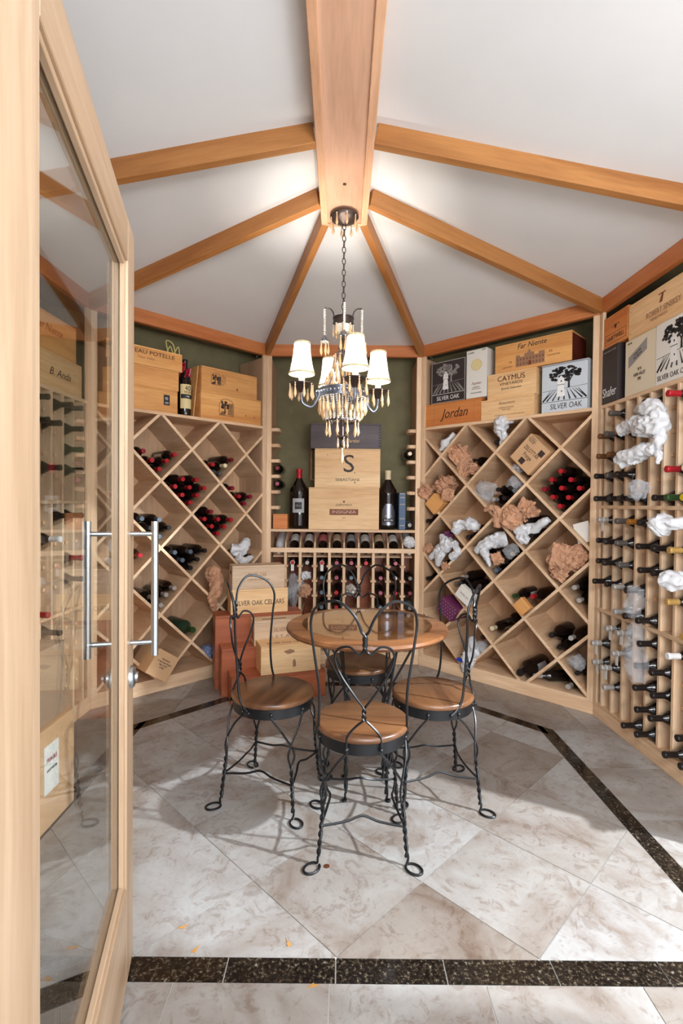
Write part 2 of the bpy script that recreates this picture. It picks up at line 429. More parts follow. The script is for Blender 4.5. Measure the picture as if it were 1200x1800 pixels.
# ---- ceiling
def build_ceiling():
    c = struct(MB().box(-2.2, 2.2, .4, 4.8, 3.0, 3.03).build('ceiling', 'ceiling_paint'), 'white sloped ceiling panels between wooden rafters')
    hx = .118; y0 = FY0
    def P(p, z): return (p[0], p[1], z)
    e = .0
    C1x = RW.w(2.65, 0, 0); C4x = LW.w(-.2, 0, 0)
    D, Dm = (hx, 2.49, RT), (-hx, 2.49, RT); E, Em = (.09, 2.677, RT), (-.09, 2.677, RT)
    panels = [[(hx, y0, RT), (C1x.x, y0, PLT), P(C1, PLT), D], [D, P(C1, PLT), P(C2, PLT), E], [E, P(C2, PLT), P(C3, PLT), Em],
              [Em, P(C3, PLT), P(C4, PLT), Dm], [Dm, P(C4, PLT), (C4x.x, y0, PLT), (-hx, y0, RT)], [(-hx, y0, RT), D, E, Em, Dm]]
    panels[5] = [(-hx, y0, RT+.001), (hx, y0, RT+.001), (D[0], D[1], RT+.001), (E[0], E[1], RT+.001), (Em[0], Em[1], RT+.001), (Dm[0], Dm[1], RT+.001)]
    for q in panels:
        n = len(q); vs = list(q)+[(x, y, z+.02) for x, y, z in q]
        fs = ([(0, 1, 2), (0, 2, 3), (n, n+2, n+1), (n, n+3, n+2)] if n == 4 else [tuple(range(n)), tuple(range(2*n-1, n-1, -1))])
        MB().add(vs, fs+[(i, (i+1) % n, n+(i+1) % n, n+i) for i in range(n)]).build('ceiling_panel', 'ceiling_paint', c)
    # soffits above the rack niches
    for F, L, a, b in ((BK, LB, t, t), (DR, LD, t, t), (DL, LD, t, t), (RW, 2.5, t, 0), (LW, LWLEN, .2, t)):
        q = [F.w(0, 0, 0), F.w(L, 0, 0), F.w(L+b, DEP+.02, 0), F.w(-a, DEP+.02, 0)]
        MB().prism([(p.x, p.y) for p in q], PLT-.004, PLT+.03).build('soffit', 'green_wall', c)
build_ceiling()
_tn = [0]
def trim(mb, mat, label, bevel=.002):
    _tn[0] += 1
    return struct(mb.build('trim_%d' % _tn[0], mat, bevel=bevel), label)
def bar(p, q, w, h, name_label, mat):    # timber from p to q: points on its lower centre line
    p, q = Vector(p), Vector(q); d = q-p; L = d.length
    r = math.atan2(d.y, d.x); pt = -math.asin(d.z/L)
    _tn[0] += 1
    o = MB().box(0, L, -w/2, w/2, 0, h).build('trim_%d' % _tn[0], mat, bevel=.002, loc=p, rot=(0, pt, r))
    return struct(o, name_label)
# plates round the room
for F, L, nm in ((BK, LB, 'above the back bay'), (DR, LD, 'above the right diamond rack'), (DL, LD, 'above the left diamond rack'), (RW, 2.6, 'above the right wall rack'), (LW, LWLEN, 'above the left wall rack')):
    _tn[0] += 1
    k = .008
    struct(MB().box(-k, L+k, -.002, .036, PLATE, PLT).build('trim_%d' % _tn[0], 'plate', bevel=.002, loc=F.o, rot=(0, 0, F.rot)), 'orange stained wall plate '+nm)
# ridge beam
bm_ = struct(MB().box(-.085, .085, FY0, 2.65, RZ+.008, RT).build('trim_ridge_beam', 'beam_panel'), 'wide wooden ridge beam running overhead')
for s in (-1, 1): MB().box(min(s*.085, s*.118), max(s*.085, s*.118), FY0, 2.652, RZ, RT).build('side_board', 'beam_side', bm_, bevel=.002)
MB().box(-.118, .118, 2.652, 2.677, RZ, RT).build('end_board', 'beam_side', bm_, bevel=.002)
MB().lathe([(0, 0), (.008, 0), (.008, .004), (0, .004)], 12).build('bolt_plug', 'ink', bm_, loc=(0, 2.33, RZ+.005))
for s, nm in ((1, 'right'), (-1, 'left')):
    sx = 1 if s > 0 else -1
    a = C1 if s > 0 else C4; b = C2 if s > 0 else C3
    wx = 1.586 if s > 0 else -1.56
    bar((s*.118, 2.075, RZ), (wx, 2.075, PLATE+.004), .04, .086, 'rafter nearest the camera on the %s side' % nm, 'rafter')
    bar((s*.118, 2.49, RZ), (a[0]-s*.01, a[1]-.01, PLATE+.004), .04, .086, 'rafter running to the corner of the %s diamond rack' % nm, 'rafter')
    bar((s*.098, 2.66, RZ), (b[0]-s*.006, b[1]-.012, PLATE+.004), .04, .086, 'rafter running to the %s post of the back bay' % nm, 'rafter')

# ================================================================== RACKS
def rack_root(name, label, F): return thing(name, label, 'wine rack', F.o, F.rot)
def common_frame(root, L, e0=0, e1=0, back=True):
    # toe board, upper shelf, back board
    MB().box(0, L, .0, .02, 0, .072).build('toe_board', 'rack_x', root, bevel=.0015)
    t2 = math.tan(PI/8)*DEP*.96
    def slab(z0, z1, nm, mat='rack_x'):
        MB().prism([(.0, 0), (L, 0), (L+t2*e1, DEP), (-t2*e0, DEP)], z0, z1).build(nm, mat, root, bevel=.0015)
    slab(.072, .092, 'bottom_shelf')
    if back:
        slab(SHELF-.022, SHELF-.0008, 'top_shelf')
        MB().box(-t2*e0+.01, L+t2*e1-.01, DEP-.01, DEP, .092, SHELF-.022).build('back_panel', 'ply', root)
def posts(root, L):
    for a, b in ((0, .038), (L-.038, L)):
        MB().box(a, b, -.0015, .02, .072, PLATE-.001).build('post', 'rack_z', root, bevel=.002)
    for a, b in ((.02, .036), (L-.036, L-.02)):
        MB().box(a, b, .021, DEP-.012, .092, PLATE-.02).build('side_panel', 'ply', root)
LU0, LZ0, LS = .189, 1.659, .228
def diamond_rack(F, label, u0):
    r = rack_root('diamond_bin_rack', label, F); common_frame(r, LD, 1, 1); posts(r, LD)
    x0, x1, z0, z1 = .036, LD-.036, .092, SHELF-.022
    th = .0185
    for sg in (1, -1):
        for k in range(-14, 16):
            # line: z - sg*u = c ; nodes (u0+i*LS, LZ0+j*LS) with i+j even
            c = LZ0 - sg*u0 + 2*k*LS
            h = th*math.sqrt(2)/2
            poly = clip_poly([(x0, z0), (x1, z0), (x1, z1), (x0, z1)], [(-sg, 1, c+h), (sg, -1, -(c-h))])
            if len(poly) < 3 or area2(poly) < .0012: continue
            d0 = .004 if sg > 0 else .006
            MB().prism(poly, d0, DEP-.011, lambda a, b, d: (a, d, b)).build('divider', 'rack_y', r)
            # pale front edge strip
            MB().prism(poly, d0-.002-(.0006 if sg > 0 else 0), d0, lambda a, b, d: (a, d, b)).build('divider_edge', 'rack_x', r)
    return r
diamond_rack(DR, 'diamond bin wine rack on the right diagonal wall full of bottles and wrapped bundles', LU0)
diamond_rack(DL, 'diamond bin wine rack on the left diagonal wall beside the glass door', LD-LU0-4*LS)

def column_rack(F, L, label, ncol, u0, pitch, tiers, row, name='upright_wine_rack', L0=0.):
    """uprights in columns with short cleats that carry the bottle necks"""
    r = rack_root(name, label, F); common_frame(r, L, 1 if F is RW else 0, 1 if F is LW else 0)
    side = 0 if F is RW else L-.038
    MB().box(side, side+.038, -.0015, .02, .072, PLATE-.001).build('post', 'rack_z', r, bevel=.002)
    up = MB().box(-.009, .009, .0, DEP-.012, 0, 1)
    cl = MB().box(-.024, .024, .030, .30, -.009, .009).mesh('cleat', 'rack_y', bevel=.001)
    ups = {}
    for (z0, z1) in tiers:
        key = round(z1-z0, 3)
        me = MB().box(-.009, .009, .0, DEP-.012, 0, z1-z0).mesh('upright', 'rack_z', bevel=.001)
        for i in range(ncol+1):
            obj('upright', me, r, (u0+i*pitch, 0, z0))
            rk = min(row, (z1-z0)/5)
            for j in range(5):
                z = z0+rk*(j+.155)
                if j == 0: continue
                obj('cleat', cl, r, (u0+i*pitch, .004, z))
        if z0 > .2: MB().box(0, L, -.003, DEP-.012, z0-.02, z0).build('rail', 'rack_x', r, bevel=.0015)
    return r
RTIERS = ((.092, .652), (.672, 1.272), (1.292, 1.873))
RU0, RPITCH, ROW = -.02+.104, .104, .12
column_rack(RW, RWLEN, 'tall upright wine rack on the right wall with bottle necks sticking out', 12, .083, RPITCH, RTIERS, ROW)
column_rack(LW, LWLEN, 'tall upright wine rack on the left wall seen through the door glass', 22, LWLEN-.083-22*RPITCH, RPITCH, RTIERS, ROW)

def back_rack():
    r = rack_root('display_wine_rack', 'back bay wine rack with shelf, slanted display row and bottle columns', BK)
    L = LB
    MB().box(0, L, .0, .02, 0, .072).build('toe_board', 'rack_x', r, bevel=.0015)
    MB().box(0, L, 0, DEP, .072, .10).build('bottom_shelf', 'rack_x', r, bevel=.0015)
    MB().box(.036, L-.036, -.004, DEP, 1.058, 1.0792).build('shelf', 'rack_x', r, bevel=.0015)
    MB().box(.036, L-.036, -.004, .018, .893, .93).build('rail', 'rack_x', r, bevel=.0015)
    MB().box(.036, L-.036, DEP-.01, DEP, .1, 1.058).build('back_panel', 'cherry', r)
    posts(r, L)
    uz = MB().box(-.011, .011, .0, .022, 0, .793).mesh('upright', 'rack_z', bevel=.001)
    um = MB().box(-.011, .011, .022, DEP-.012, 0, .793).mesh('upright_board', 'ply')
    cl = MB().box(-.022, .022, -.010, .29, -.008, .008).mesh('cleat', 'rack_y', bevel=.001)
    dv = MB().prism([(.0, 0), (.012, .07), (.22, .16), (.22, .13), (.03, 0)], -.006, .006, lambda a, b, c: (c, a, b)).mesh('display_divider', 'rack_y', bevel=.001)
    for i in range(11):
        u = .04+.117*i
        if 0 < i < 10:
            obj('upright', uz, r, (u, 0, .1)); obj('upright_board', um, r, (u, 0, .1))
        for j in range(6):
            if 0 < i < 10: obj('cleat', cl, r, (u, .0, .785-.118*j))
        if 0 < i < 10: obj('display_divider', dv, r, (u, .0, .905))
    MB().prism([(.06, .860), (.31, .964), (.31, .954), (.06, .850)], .05, L-.05, lambda a, b, c: (c, a, b)).build('slanted_board', 'ply', r)
    # scalloped bottle rests on both sides of the niche
    for s in (0, 1):
        for j, z in enumerate((1.872, 1.747, 1.624, 1.50, 1.375, 1.25)):
            pts = [(0, 0), (.10, 0), (.125, .012), (.125, .022)]
            pts = [(.036, .02), (.085, .012), (.10, .03), (.105, .075), (.10, .15), (.085, .20), (.036, .22)]
            q = [(a if s == 0 else L-a, b) for a, b in pts]
            MB().prism(q, -.014, .013).build('scalloped_rest', 'rack_x', r, loc=(0, 0, z), bevel=.002)
    return r
back_rack()

# ================================================================== BOTTLES
BORD = [(.0, .004), (.028, .0), (.0365, .006), (.0375, .02), (.0375, .185), (.034, .203), (.024, .222), (.0155, .238), (.0142, .25), (.0142, .296), (.0, .297)]
BURG = [(.0, .004), (.03, .0), (.040, .006), (.041, .02), (.041, .145), (.037, .17), (.028, .20), (.019, .228), (.0148, .25), (.0142, .296), (.0, .297)]
MAG = [(.0, .004), (.038, .0), (.0475, .007), (.0485, .02), (.0485, .178), (.044, .20), (.031, .222), (.019, .242), (.0142, .256), (.0142, .296), (.0, .297)]
CAPP = [(.0150, .236), (.0152, .24), (.0150, .285), (.0165, .288), (.0165, .296), (.0150, .3005), (.0, .3005)]
_bc = {}
def bmesh_part(kind, part, mat, sc=1.0):
    k = (kind, part, mat, sc)
    if k in _bc: return _bc[k]
    prof = {'bord': BORD, 'burg': BURG, 'mag': MAG}[kind]
    if part == 'glass': me = MB().lathe([(r*sc, z*sc) for r, z in prof], 18).mesh('bottle_glass', mat, True)
    elif part == 'cap': me = MB().lathe([(r*sc, z*sc) for r, z in CAPP], 14).mesh('bottle_capsule', mat, True)
    elif part == 'label':
        R = (.0378 if kind == 'bord' else .0413)*sc; z0, z1 = (.055, .165) if kind == 'bord' else (.04, .13)
        vs = []; n = 14
        for rr in (R, R+.0004):
            for z in (z0*sc, z1*sc):
                for i in range(n+1):
                    a = -PI*.5+(i/n-.5)*PI*1.15; vs.append((rr*math.cos(a), rr*math.sin(a), z))
        fs = []
        for i in range(n):
            fs.append((2*(n+1)+i, 2*(n+1)+i+1, 3*(n+1)+i+1, 3*(n+1)+i)); fs.append((i, n+1+i, n+2+i, i+1))
            fs.append((n+1+i, 3*(n+1)+i, 3*(n+1)+i+1, n+2+i)); fs.append((i, i+1, 2*(n+1)+i+1, 2*(n+1)+i))
        fs += [(0, 2*(n+1), 3*(n+1), n+1), (n, 2*n+1, 4*n+3, 3*n+2)]
        me = MB().add(vs, fs).mesh('paper_label', mat, True)
    _bc[k] = me; return me
def bottle(loc, rot, label, cap='black', kind='bord', glass='glass_dark', paper=None, sc=1.0, group=None, name='wine_bottle', fat=1.0):
    r = thing(name, label, 'bottle', loc, rot, group)
    obj('glass_body', bmesh_part(kind, 'glass', glass, sc), r)
    r.scale = (fat, fat, 1)
    if cap: obj('capsule', bmesh_part(kind, 'cap', 'cap_'+cap, sc), r)
    if paper: obj('paper_label', bmesh_part(kind, 'label', paper, sc), r)
    return r
def lying(F, u, z, tip_d, label, cap, roll=0., **k):
    """bottle lying square to a rack face, neck towards the room, tip at depth tip_d"""
    sc = k.get('sc', 1.0); p = F.w(u, tip_d+.3*sc, z)
    m = Matrix.Rotation(F.rot, 4, 'Z') @ Matrix.Rotation(PI/2, 4, 'X') @ Matrix.Rotation(roll, 4, 'Z')
    return bottle(p, m.to_euler(), label, cap, **k)
ORD = ['first', 'second', 'third', 'fourth', 'fifth', 'sixth', 'seventh', 'eighth', 'ninth', 'tenth', 'eleventh', 'twelfth']
def zoomed(ox, oy, s, pts): return [(ox+x*s, oy+y*s)+tuple(r) for x, y, *r in pts]
CAPN = {'red': 'bright red', 'maroon': 'maroon', 'black': 'black', 'grey': 'grey', 'silver': 'silver', 'gold': 'gold', 'amber': 'amber', 'yellow': 'yellow', 'cream': 'cream',
        'green': 'green', 'white': 'white', 'pink': 'pink', 'bluegrey': 'blue-grey', 'brown': 'brown', 'wine': 'wine red'}
def bin_bottles(F, where, pts, tip_d=.0, group=None):
    """pts: photo position of each neck tip, capsule colour, options"""
    pts = sorted(pts, key=lambda p: p[0])
    n = len(pts); B = []
    for p in pts:
        opt = dict(p[3]) if len(p) > 3 else {}
        td = opt.pop('d', tip_d+random.uniform(-.006, .012)); u, z = F.px(p[0], p[1], td)
        B.append([u, z, td, opt, (.041 if opt.get('kind') == 'burg' else .0375)*opt.get('sc', 1)*opt.get('fat', 1)])
    u0 = LU0 if F is DR else LD-LU0-4*LS
    cells = []
    for q in B:
        cells.append([(sg, LZ0-sg*u0+2*LS*math.floor((q[1]-sg*q[0]-(LZ0-sg*u0))/(2*LS))) for sg in (1, -1)])
    for it in range(60):                       # settle: no bottle inside another or inside a divider
        for i in range(n):
            for j in range(i+1, n):
                a, b = B[i], B[j]; d = Vector((b[0]-a[0], b[1]-a[1])); m = a[4]+b[4]+.0008
                if d.length < m:
                    e = (d.normalized() if d.length > 1e-6 else Vector((0, 1)))*((m-d.length)/2)
                    a[0] -= e.x; a[1] -= e.y; b[0] += e.x; b[1] += e.y
        for q, cl in zip(B, cells):
            g = (q[4]+.0102)*math.sqrt(2)
            for sg, c in cl:
                v = q[1]-sg*q[0]-c
                k = max(0, g-v)-max(0, v-(2*LS-g)); q[1] += k/2; q[0] -= sg*k/2
            q[0] = min(max(q[0], .038+q[4]), LD-.038-q[4]); q[1] = min(max(q[1], .093+q[4]), SHELF-.024-q[4])
    for i, p in enumerate(pts):
        cap = p[2]; u, z, td, opt = B[i][:4]
        pos = '' if n == 1 else ', %s from left' % ORD[i]
        lab = '%s-capped bottle in %s%s' % (CAPN[cap], where, pos)
        lying(F, u, z, td, lab, cap, random.uniform(-1, 1)*.6, group=group or 'bottles in '+where, **opt)
Z1 = lambda pts: zoomed(230, 740, .225, pts)
Z2 = lambda pts: zoomed(230, 980, .225, pts)
L_ = {'paper': 'paper_tan'}
bin_bottles(DL, 'top left bin beside the door edge', Z1([(90, 243, 'wine'), (155, 318, 'red'), (275, 320, 'red'), (345, 262, 'red', L_), (215, 383, 'red')]))
bin_bottles(DL, 'top middle left-wall bin', Z1([(790, 303, 'maroon', {'paper': 'paper_tan'}), (632, 350, 'red'), (733, 358, 'cream'), (710, 412, 'grey', {'glass': 'glass_grey'})]))
bin_bottles(DL, 'upper red-capped bin', Z1([(402, 460, 'red'), (515, 462, 'red'), (340, 520, 'red'), (457, 522, 'red'), (572, 527, 'red'), (402, 585, 'red'), (515, 587, 'red'), (455, 645, 'red')]))
bin_bottles(DL, 'edge bin beside the bay post', Z1([(785, 537, 'wine'), (838, 600, 'red'), (930, 600, 'wine'), (882, 655, 'wine')]))
bin_bottles(DL, 'lower red-capped bin', Z1([(625, 715, 'wine'), (570, 775, 'red'), (678, 775, 'red'), (783, 775, 'red'), (625, 833, 'red'), (727, 833, 'red'), (672, 893, 'red')]))
bin_bottles(DL, 'bin behind the handle top', Z1([(80, 770, 'bluegrey'), (222, 772, 'bluegrey'), (300, 833, 'black'), (222, 903, 'bluegrey'), (150, 840, 'black')]))
bin_bottles(DL, 'black-capped bin below the red ones', Z1([(345, 1028, 'bluegrey'), (468, 1022, 'bluegrey'), (580, 1013, 'black'), (405, 1088, 'bluegrey'), (522, 1083, 'black'), (465, 1153, 'black')]))
bin_bottles(DL, 'small bin by the handle middle', Z1([(75, 1050, 'red')]))
bin_bottles(DL, 'silver-tipped bin behind the handle', Z2([(340, 243, 'silver', {'paper': 'paper_white'}), (272, 305, 'silver'), (232, 385, 'silver'), (168, 325, 'silver')]))
bin_bottles(DL, 'bin with one green bottle', Z2([(480, 577, 'green', {'glass': 'glass_green', 'sc': 1.12, 'fat': 1.2, 'd': -.04})]))
Z3 = lambda pts: zoomed(730, 740, .2667, pts)
Z4 = lambda pts: zoomed(730, 960, .2667, pts)
bin_bottles(DR, 'right-wall bin of red capsules', Z3([(955, 330, 'red'), (893, 388, 'red'), (1020, 388, 'red'), (850, 450, 'wine'), (965, 445, 'red'), (1078, 443, 'red'), (903, 503, 'red'), (1003, 500, 'red'), (940, 562, 'red')]), .02)
bin_bottles(DR, 'paper-stuffed bin under the crates', Z3([(385, 262, 'black', {'d': .06})]))
bin_bottles(DR, 'white-bagged top bin', Z3([(530, 142, 'black', {'d': .03})]))
bin_bottles(DR, 'clear-plastic bin', Z3([(540, 457, 'black'), (622, 442, 'black', {'kind': 'burg'}), (582, 507, 'black'), (515, 512, 'silver')]), .02)
bin_bottles(DR, 'bin edge beside the bay post', Z3([(42, 665, 'black', {'d': .0})]))
bin_bottles(DR, 'white-wrapped bin left of centre', Z3([(397, 730, 'silver', {'d': .02}), (352, 772, 'black', {'d': .02})]))
bin_bottles(DR, 'kraft-paper bin in the middle', Z3([(738, 656, 'black', {'d': .03}), (765, 750, 'black', {'d': .01})]))
bin_bottles(DR, 'bin of many white bags', Z3([(165, 955, 'black', {'d': .02})]))
bin_bottles(DR, 'plastic-wrapped centre bin', Z3([(635, 880, 'silver', {'d': .01}), (545, 868, 'black', {'d': .02}), (600, 925, 'black', {'d': .02}), (530, 985, 'bluegrey', {'d': .02}), (425, 878, 'black', {'d': .03})]))
bin_bottles(DR, 'bin with the white carton', Z3([(315, 1040, 'silver'), (250, 1092, 'grey'), (392, 1137, 'silver'), (330, 1085, 'black')]), .03)
bin_bottles(DR, 'small corner bin by the purple box', Z3([(85, 1058, 'black')]))
bin_bottles(DR, 'bin with the small wooden box', Z4([(645, 333, 'green', {'kind': 'burg', 'paper': 'paper_white', 'd': .0}), (768, 333, 'red', {'kind': 'burg'})]), .01)
bin_bottles(DR, 'half bin beside the corner post', Z4([(1040, 268, 'silver', {'kind': 'burg'}), (1068, 362, 'silver', {'kind': 'burg'})]), .01)
bin_bottles(DR, 'bin behind the right chair', Z4([(500, 545, 'cream', {'paper': 'paper_white'}), (462, 583, 'black'), (606, 490, 'black', {'paper': 'paper_tan'})]), .02)
bin_bottles(DR, 'lower bin of round-bodied bottles', Z4([(893, 588, 'black', {'kind': 'burg', 'fat': 1.15}), (945, 667, 'black'), (1022, 607, 'silver', {'kind': 'burg'})]), .01)
bin_bottles(DR, 'bottom bin near the corner', Z4([(678, 846, 'black', {'sc': 1.2, 'fat': 1.3, 'paper': 'paper_grey', 'd': -.05})]))
bin_bottles(DR, 'lowest right-wall half bin', Z4([(1003, 928, 'silver', {'d': -.01})]))
bin_bottles(DR, 'lowest side half bin', Z4([(1062, 838, 'black', {'d': .0})]))
# bottle lying across the floor of the lowest bin
_u, _z = DR.px(730+900*.2667, 960+880*.2667, .16)
_m = Matrix.Rotation(DR.rot+.85, 4, 'Z') @ Matrix.Rotation(-PI/2, 4, 'Y')
bottle(DR.w(1.125, .27, .092+.039), _m.to_euler(), 'dark bottle lying sideways on the floor of the lowest diamond bin', 'silver')

# ---- right wall rack: snapped to columns and rows
def rack_slot(F, x, y, tip_d, u0, pitch, zs):
    u, z = F.px(x, y, tip_d); i = round((u-u0)/pitch-.5); j = min(range(len(zs)), key=lambda k: abs(zs[k]-z))
    return i, j
RZS = [z0+(min(ROW, (z1-z0)/5)*(j+.155)+.0358 if j else .0385) for z0, z1 in RTIERS for j in range(5)]
def neck(x, y, cap, **o): return (x, y, cap, o)
RB = zoomed(1020, 680, .2, [(210, 285, 'grey'), (110, 475, 'brown'), (210, 463, 'grey'), (300, 440, 'amber'), (403, 418, 'amber'), (105, 648, 'brown'), (240, 650, 'brown'), (140, 820, 'black'), (225, 815, 'grey'),
    (310, 780, 'black'), (100, 993, 'black'), (250, 985, 'black'), (345, 970, 'black'), (450, 965, 'black'), (650, 965, 'black'), (720, 962, 'green'), (835, 970, 'yellow'), (835, 275, 'yellow'), (825, 30, 'red'),
    (765, 745, 'red'), (805, 738, 'cream'), (150, 1175, 'silver'), (300, 1180, 'grey'), (365, 1195, 'amber'), (535, 1180, 'black'), (120, 1345, 'black'), (215, 1370, 'black'), (320, 1365, 'grey'), (470, 1375, 'black'),
    (625, 1390, 'black'), (760, 1420, 'gold'), (100, 1515, 'black'), (150, 1530, 'black'), (300, 1555, 'grey'), (460, 1575, 'black'), (565, 1605, 'black'), (100, 1690, 'black'), (165, 1725, 'black'), (230, 1740, 'silver'),
    (510, 150, 'black'), (865, 1170, 'white')]) + \
    zoomed(1020, 1000, .2, [(425, 160, 'black'), (255, 335, 'silver'), (330, 370, 'black'), (450, 425, 'black'), (785, 280, 'gold'), (805, 515, 'gold'), (150, 480, 'silver'), (300, 540, 'silver'), (135, 665, 'silver'),
    (235, 710, 'silver'), (470, 590, 'black'), (130, 845, 'silver'), (210, 895, 'silver'), (435, 780, 'black'), (550, 855, 'black'), (790, 755, 'white'), (190, 1085, 'silver'), (480, 990, 'black'), (545, 1062, 'black'),
    (525, 1273, 'black'), (635, 1345, 'black'), (400, 1385, 'black'), (465, 1470, 'black'), (740, 1545, 'black'), (875, 1425, 'black'), (795, 1645, 'black')])
slots = {}
TAGS = []
for x, y, cap in RB:
    td = -.085
    i, j = rack_slot(RW, x, y, td, .083, RPITCH, RZS)
    i = max(-1, i)
    if (i, j) in slots: i += 1
    if (i, j) in slots or i < -1: continue
    slots[(i, j)] = cap
ORDC = ['first', 'second', 'third', 'fourth', 'fifth', 'sixth', 'seventh', 'eighth', 'ninth', 'tenth', 'eleventh', 'twelfth', 'thirteenth', 'fourteenth', 'fifteenth']
for (i, j), cap in sorted(slots.items()):
    u = .083+RPITCH*(i+.5) if i >= 0 else .06
    z = RZS[j]; fromtop = 14-j
    lab = '%s-capped bottle in right rack, %s column from corner, %s row down' % (CAPN[cap], ORDC[i+1], ORDC[fromtop])
    pr = -.075+random.uniform(-.015, .012)
    lying(RW, u, z, pr, lab, cap, random.uniform(-1, 1), group='bottles in the right wall rack')
    if cap == 'silver': TAGS.append((u, z, pr))
# the rest of the near end of that rack and the left wall rack, seen partly or through glass
k = 0
for i in range(4, 23):
    for j in range(15):
        if i < 8 or (i, j) in slots: continue
        if random.random() < .45:
            pass
for x, y, cap in zoomed(0, 480, .2333, [(350, 980, 'black'), (365, 1150, 'black'), (480, 1190, 'black'), (600, 1215, 'black'), (535, 1050, 'black'), (620, 1080, 'grey'), (655, 1385, 'green'), (470, 1525, 'black'), (590, 1525, 'black'), (610, 1430, 'pink')]) + \
        zoomed(0, 880, .2333, [(585, 130, 'black'), (645, 125, 'black'), (320, 490, 'wine'), (640, 480, 'red'), (620, 580, 'black'), (380, 810, 'red'), (450, 940, 'black'), (480, 290, 'white')]):
    i, j = rack_slot(LW, x, y, -.085, LWLEN-.083-22*RPITCH, RPITCH, RZS)
    if ('L', i, j) in slots or not 0 <= i < 22: continue
    slots[('L', i, j)] = 1
    u = LWLEN-.083-22*RPITCH+RPITCH*(i+.5)
    lying(LW, u, RZS[j], -.08, '%s-capped bottle behind the glass, %s column from corner, %s row down' % (CAPN[cap], ORDC[21-i] if 21-i < 15 else 'near', ORDC[14-j]), cap, group='bottles in the left wall rack')

# ---- back rack bottles
BU = [.04+.117*(i+.5) for i in range(10)]
rows = {1: {1: 'red', 2: 'silver', 3: 'red', 4: 'pink', 5: 'pink', 6: 'red', 8: 'pink'}, 2: {3: 'bluegrey', 4: 'pink', 5: 'bluegrey', 7: 'pink', 8: 'silver', 9: 'grey'},
        3: {3: 'bluegrey', 4: 'red', 7: 'pink', 8: 'red', 9: 'maroon'}, 4: {3: 'bluegrey', 4: 'red', 7: 'bluegrey', 9: 'grey'}, 5: {3: 'black', 4: 'maroon', 8: 'black'}, 6: {5: 'maroon', 8: 'silver', 9: 'pink'}}
for j, dct in rows.items():
    for i, cap in dct.items():
        z = .785-.118*(j-1)+.029
        lying(BK, BU[i], z, -.028, '%s-capped bottle in back rack, %s column from left, %s row down' % (CAPN[cap], ORDC[i], ORDC[j-1]), cap, random.random(),
              group='bottles in the back rack columns', glass='glass_grey' if (i, j) == (9, 4) else 'glass_dark')
        if (i, j) in ((1, 1), (3, 1)): TAGS.append(('B', BU[i], z, -.028))
# display row: bottles tilted towards the room, labels up
DISP = [('white', 'bag_white', 'bag_white'), ('black', 'glass_dark', 'paper_white'), ('black', 'glass_dark', 'paper_white'), ('black', 'glass_dark', 'paper_pink'), ('black', 'glass_dark', 'paper_tan'),
        ('black', 'glass_dark', 'paper_grey'), ('black', 'glass_dark', 'paper_white'), ('black', 'glass_dark', 'paper_tan'), ('black', 'glass_dark', 'paper_white'), ('white', 'bag_white', None)]
DN = ['wholly wrapped in white tissue at the left end', 'with white label, second from the left', 'with white label, third from the left', 'with pink-red label', 'with tan label next to the pink-labelled one',
      'with grey label in the middle', 'with white label, seventh from the left', 'with plain tan label', 'with white label beside the wrapped one', 'bundled in white paper at the right end']
for i, (cap, gl, pap) in enumerate(DISP):
    tilt = math.radians(25)
    m = Matrix.Rotation(PI/2+tilt, 4, 'X')       # neck towards the room and down
    ax = Vector((0, -math.cos(tilt), -math.sin(tilt)))
    tip = BK.w(BU[i], .036, .890)
    m = Matrix.Rotation(PI/2+tilt, 4, 'X') @ Matrix.Rotation(PI, 4, 'Z')
    bottle(tip-ax*.3, m.to_euler(), 'display row bottle '+DN[i], cap, 'bord', gl, pap, group='bottles on the slanted display row')
# bottles on the scalloped rests
for u, z, cap, lab in ((.086, 1.565, 'maroon', 'maroon-capped bottle on the left scalloped rest, upper of two'), (.086, 1.44, 'pink', 'pink-capped bottle on the left scalloped rest, lower of two'),
                       (LB-.085, 1.689, 'cream', 'cream-corked bottle on the right scalloped rests')):
    lying(BK, u, z+.0, .0, lab, cap, group='bottles on the scalloped rests')
lying(BK, 1.148, 1.08+.0385, .02, 'greenish grey bottle lying on the bay shelf beside the blue book', 'grey', glass='glass_grey')

# ================================================================== TEXT AND PRINT
def text(s, size, mat, parent, x, z, y=-.0012, align='CENTER', width=None, shear=0., sx=1., rot=0., name='lettering', space=1.0):
    cu = bpy.data.curves.new('t', 'FONT'); cu.body = s; cu.size = size; cu.align_x = align; cu.align_y = 'CENTER'; cu.extrude = .0003
    cu.shear = shear; cu.space_character = space; cu.resolution_u = 3
    to = bpy.data.objects.new('t', cu); COL.objects.link(to)
    bpy.context.view_layer.update()
    dg = bpy.context.evaluated_depsgraph_get()
    me = bpy.data.meshes.new_from_object(to.evaluated_get(dg)); bpy.data.objects.remove(to)
    me.name = 'lettering'; me.materials.clear(); me.materials.append(MATS[mat])
    o = obj(name, me, parent, (x, y, z), (PI/2, -rot, 0))
    if width:
        w = max(v.co.x for v in me.vertices)-min(v.co.x for v in me.vertices); sx = width/w
    o.scale = (sx, 1, 1)
    return o
def flat(name, polys, mat, parent, y):
    mb = MB()
    for p in polys: mb.prism(p, y, y+.0002, lambda a, b, c: (a, c, b))
    return mb.build(name, mat, parent)
def quad(x0, x1, z0, z1): return [(x0, z0), (x1, z0), (x1, z1), (x0, z1)]
def blob(cx, cz, r, n=9, seed=0, sx=1., sz=1.):
    rd = random.Random(seed)
    return [(cx+sx*r*rd.uniform(.72, 1.15)*math.cos(2*PI*k/n), cz+sz*r*rd.uniform(.72, 1.15)*math.sin(2*PI*k/n)) for k in range(n)]
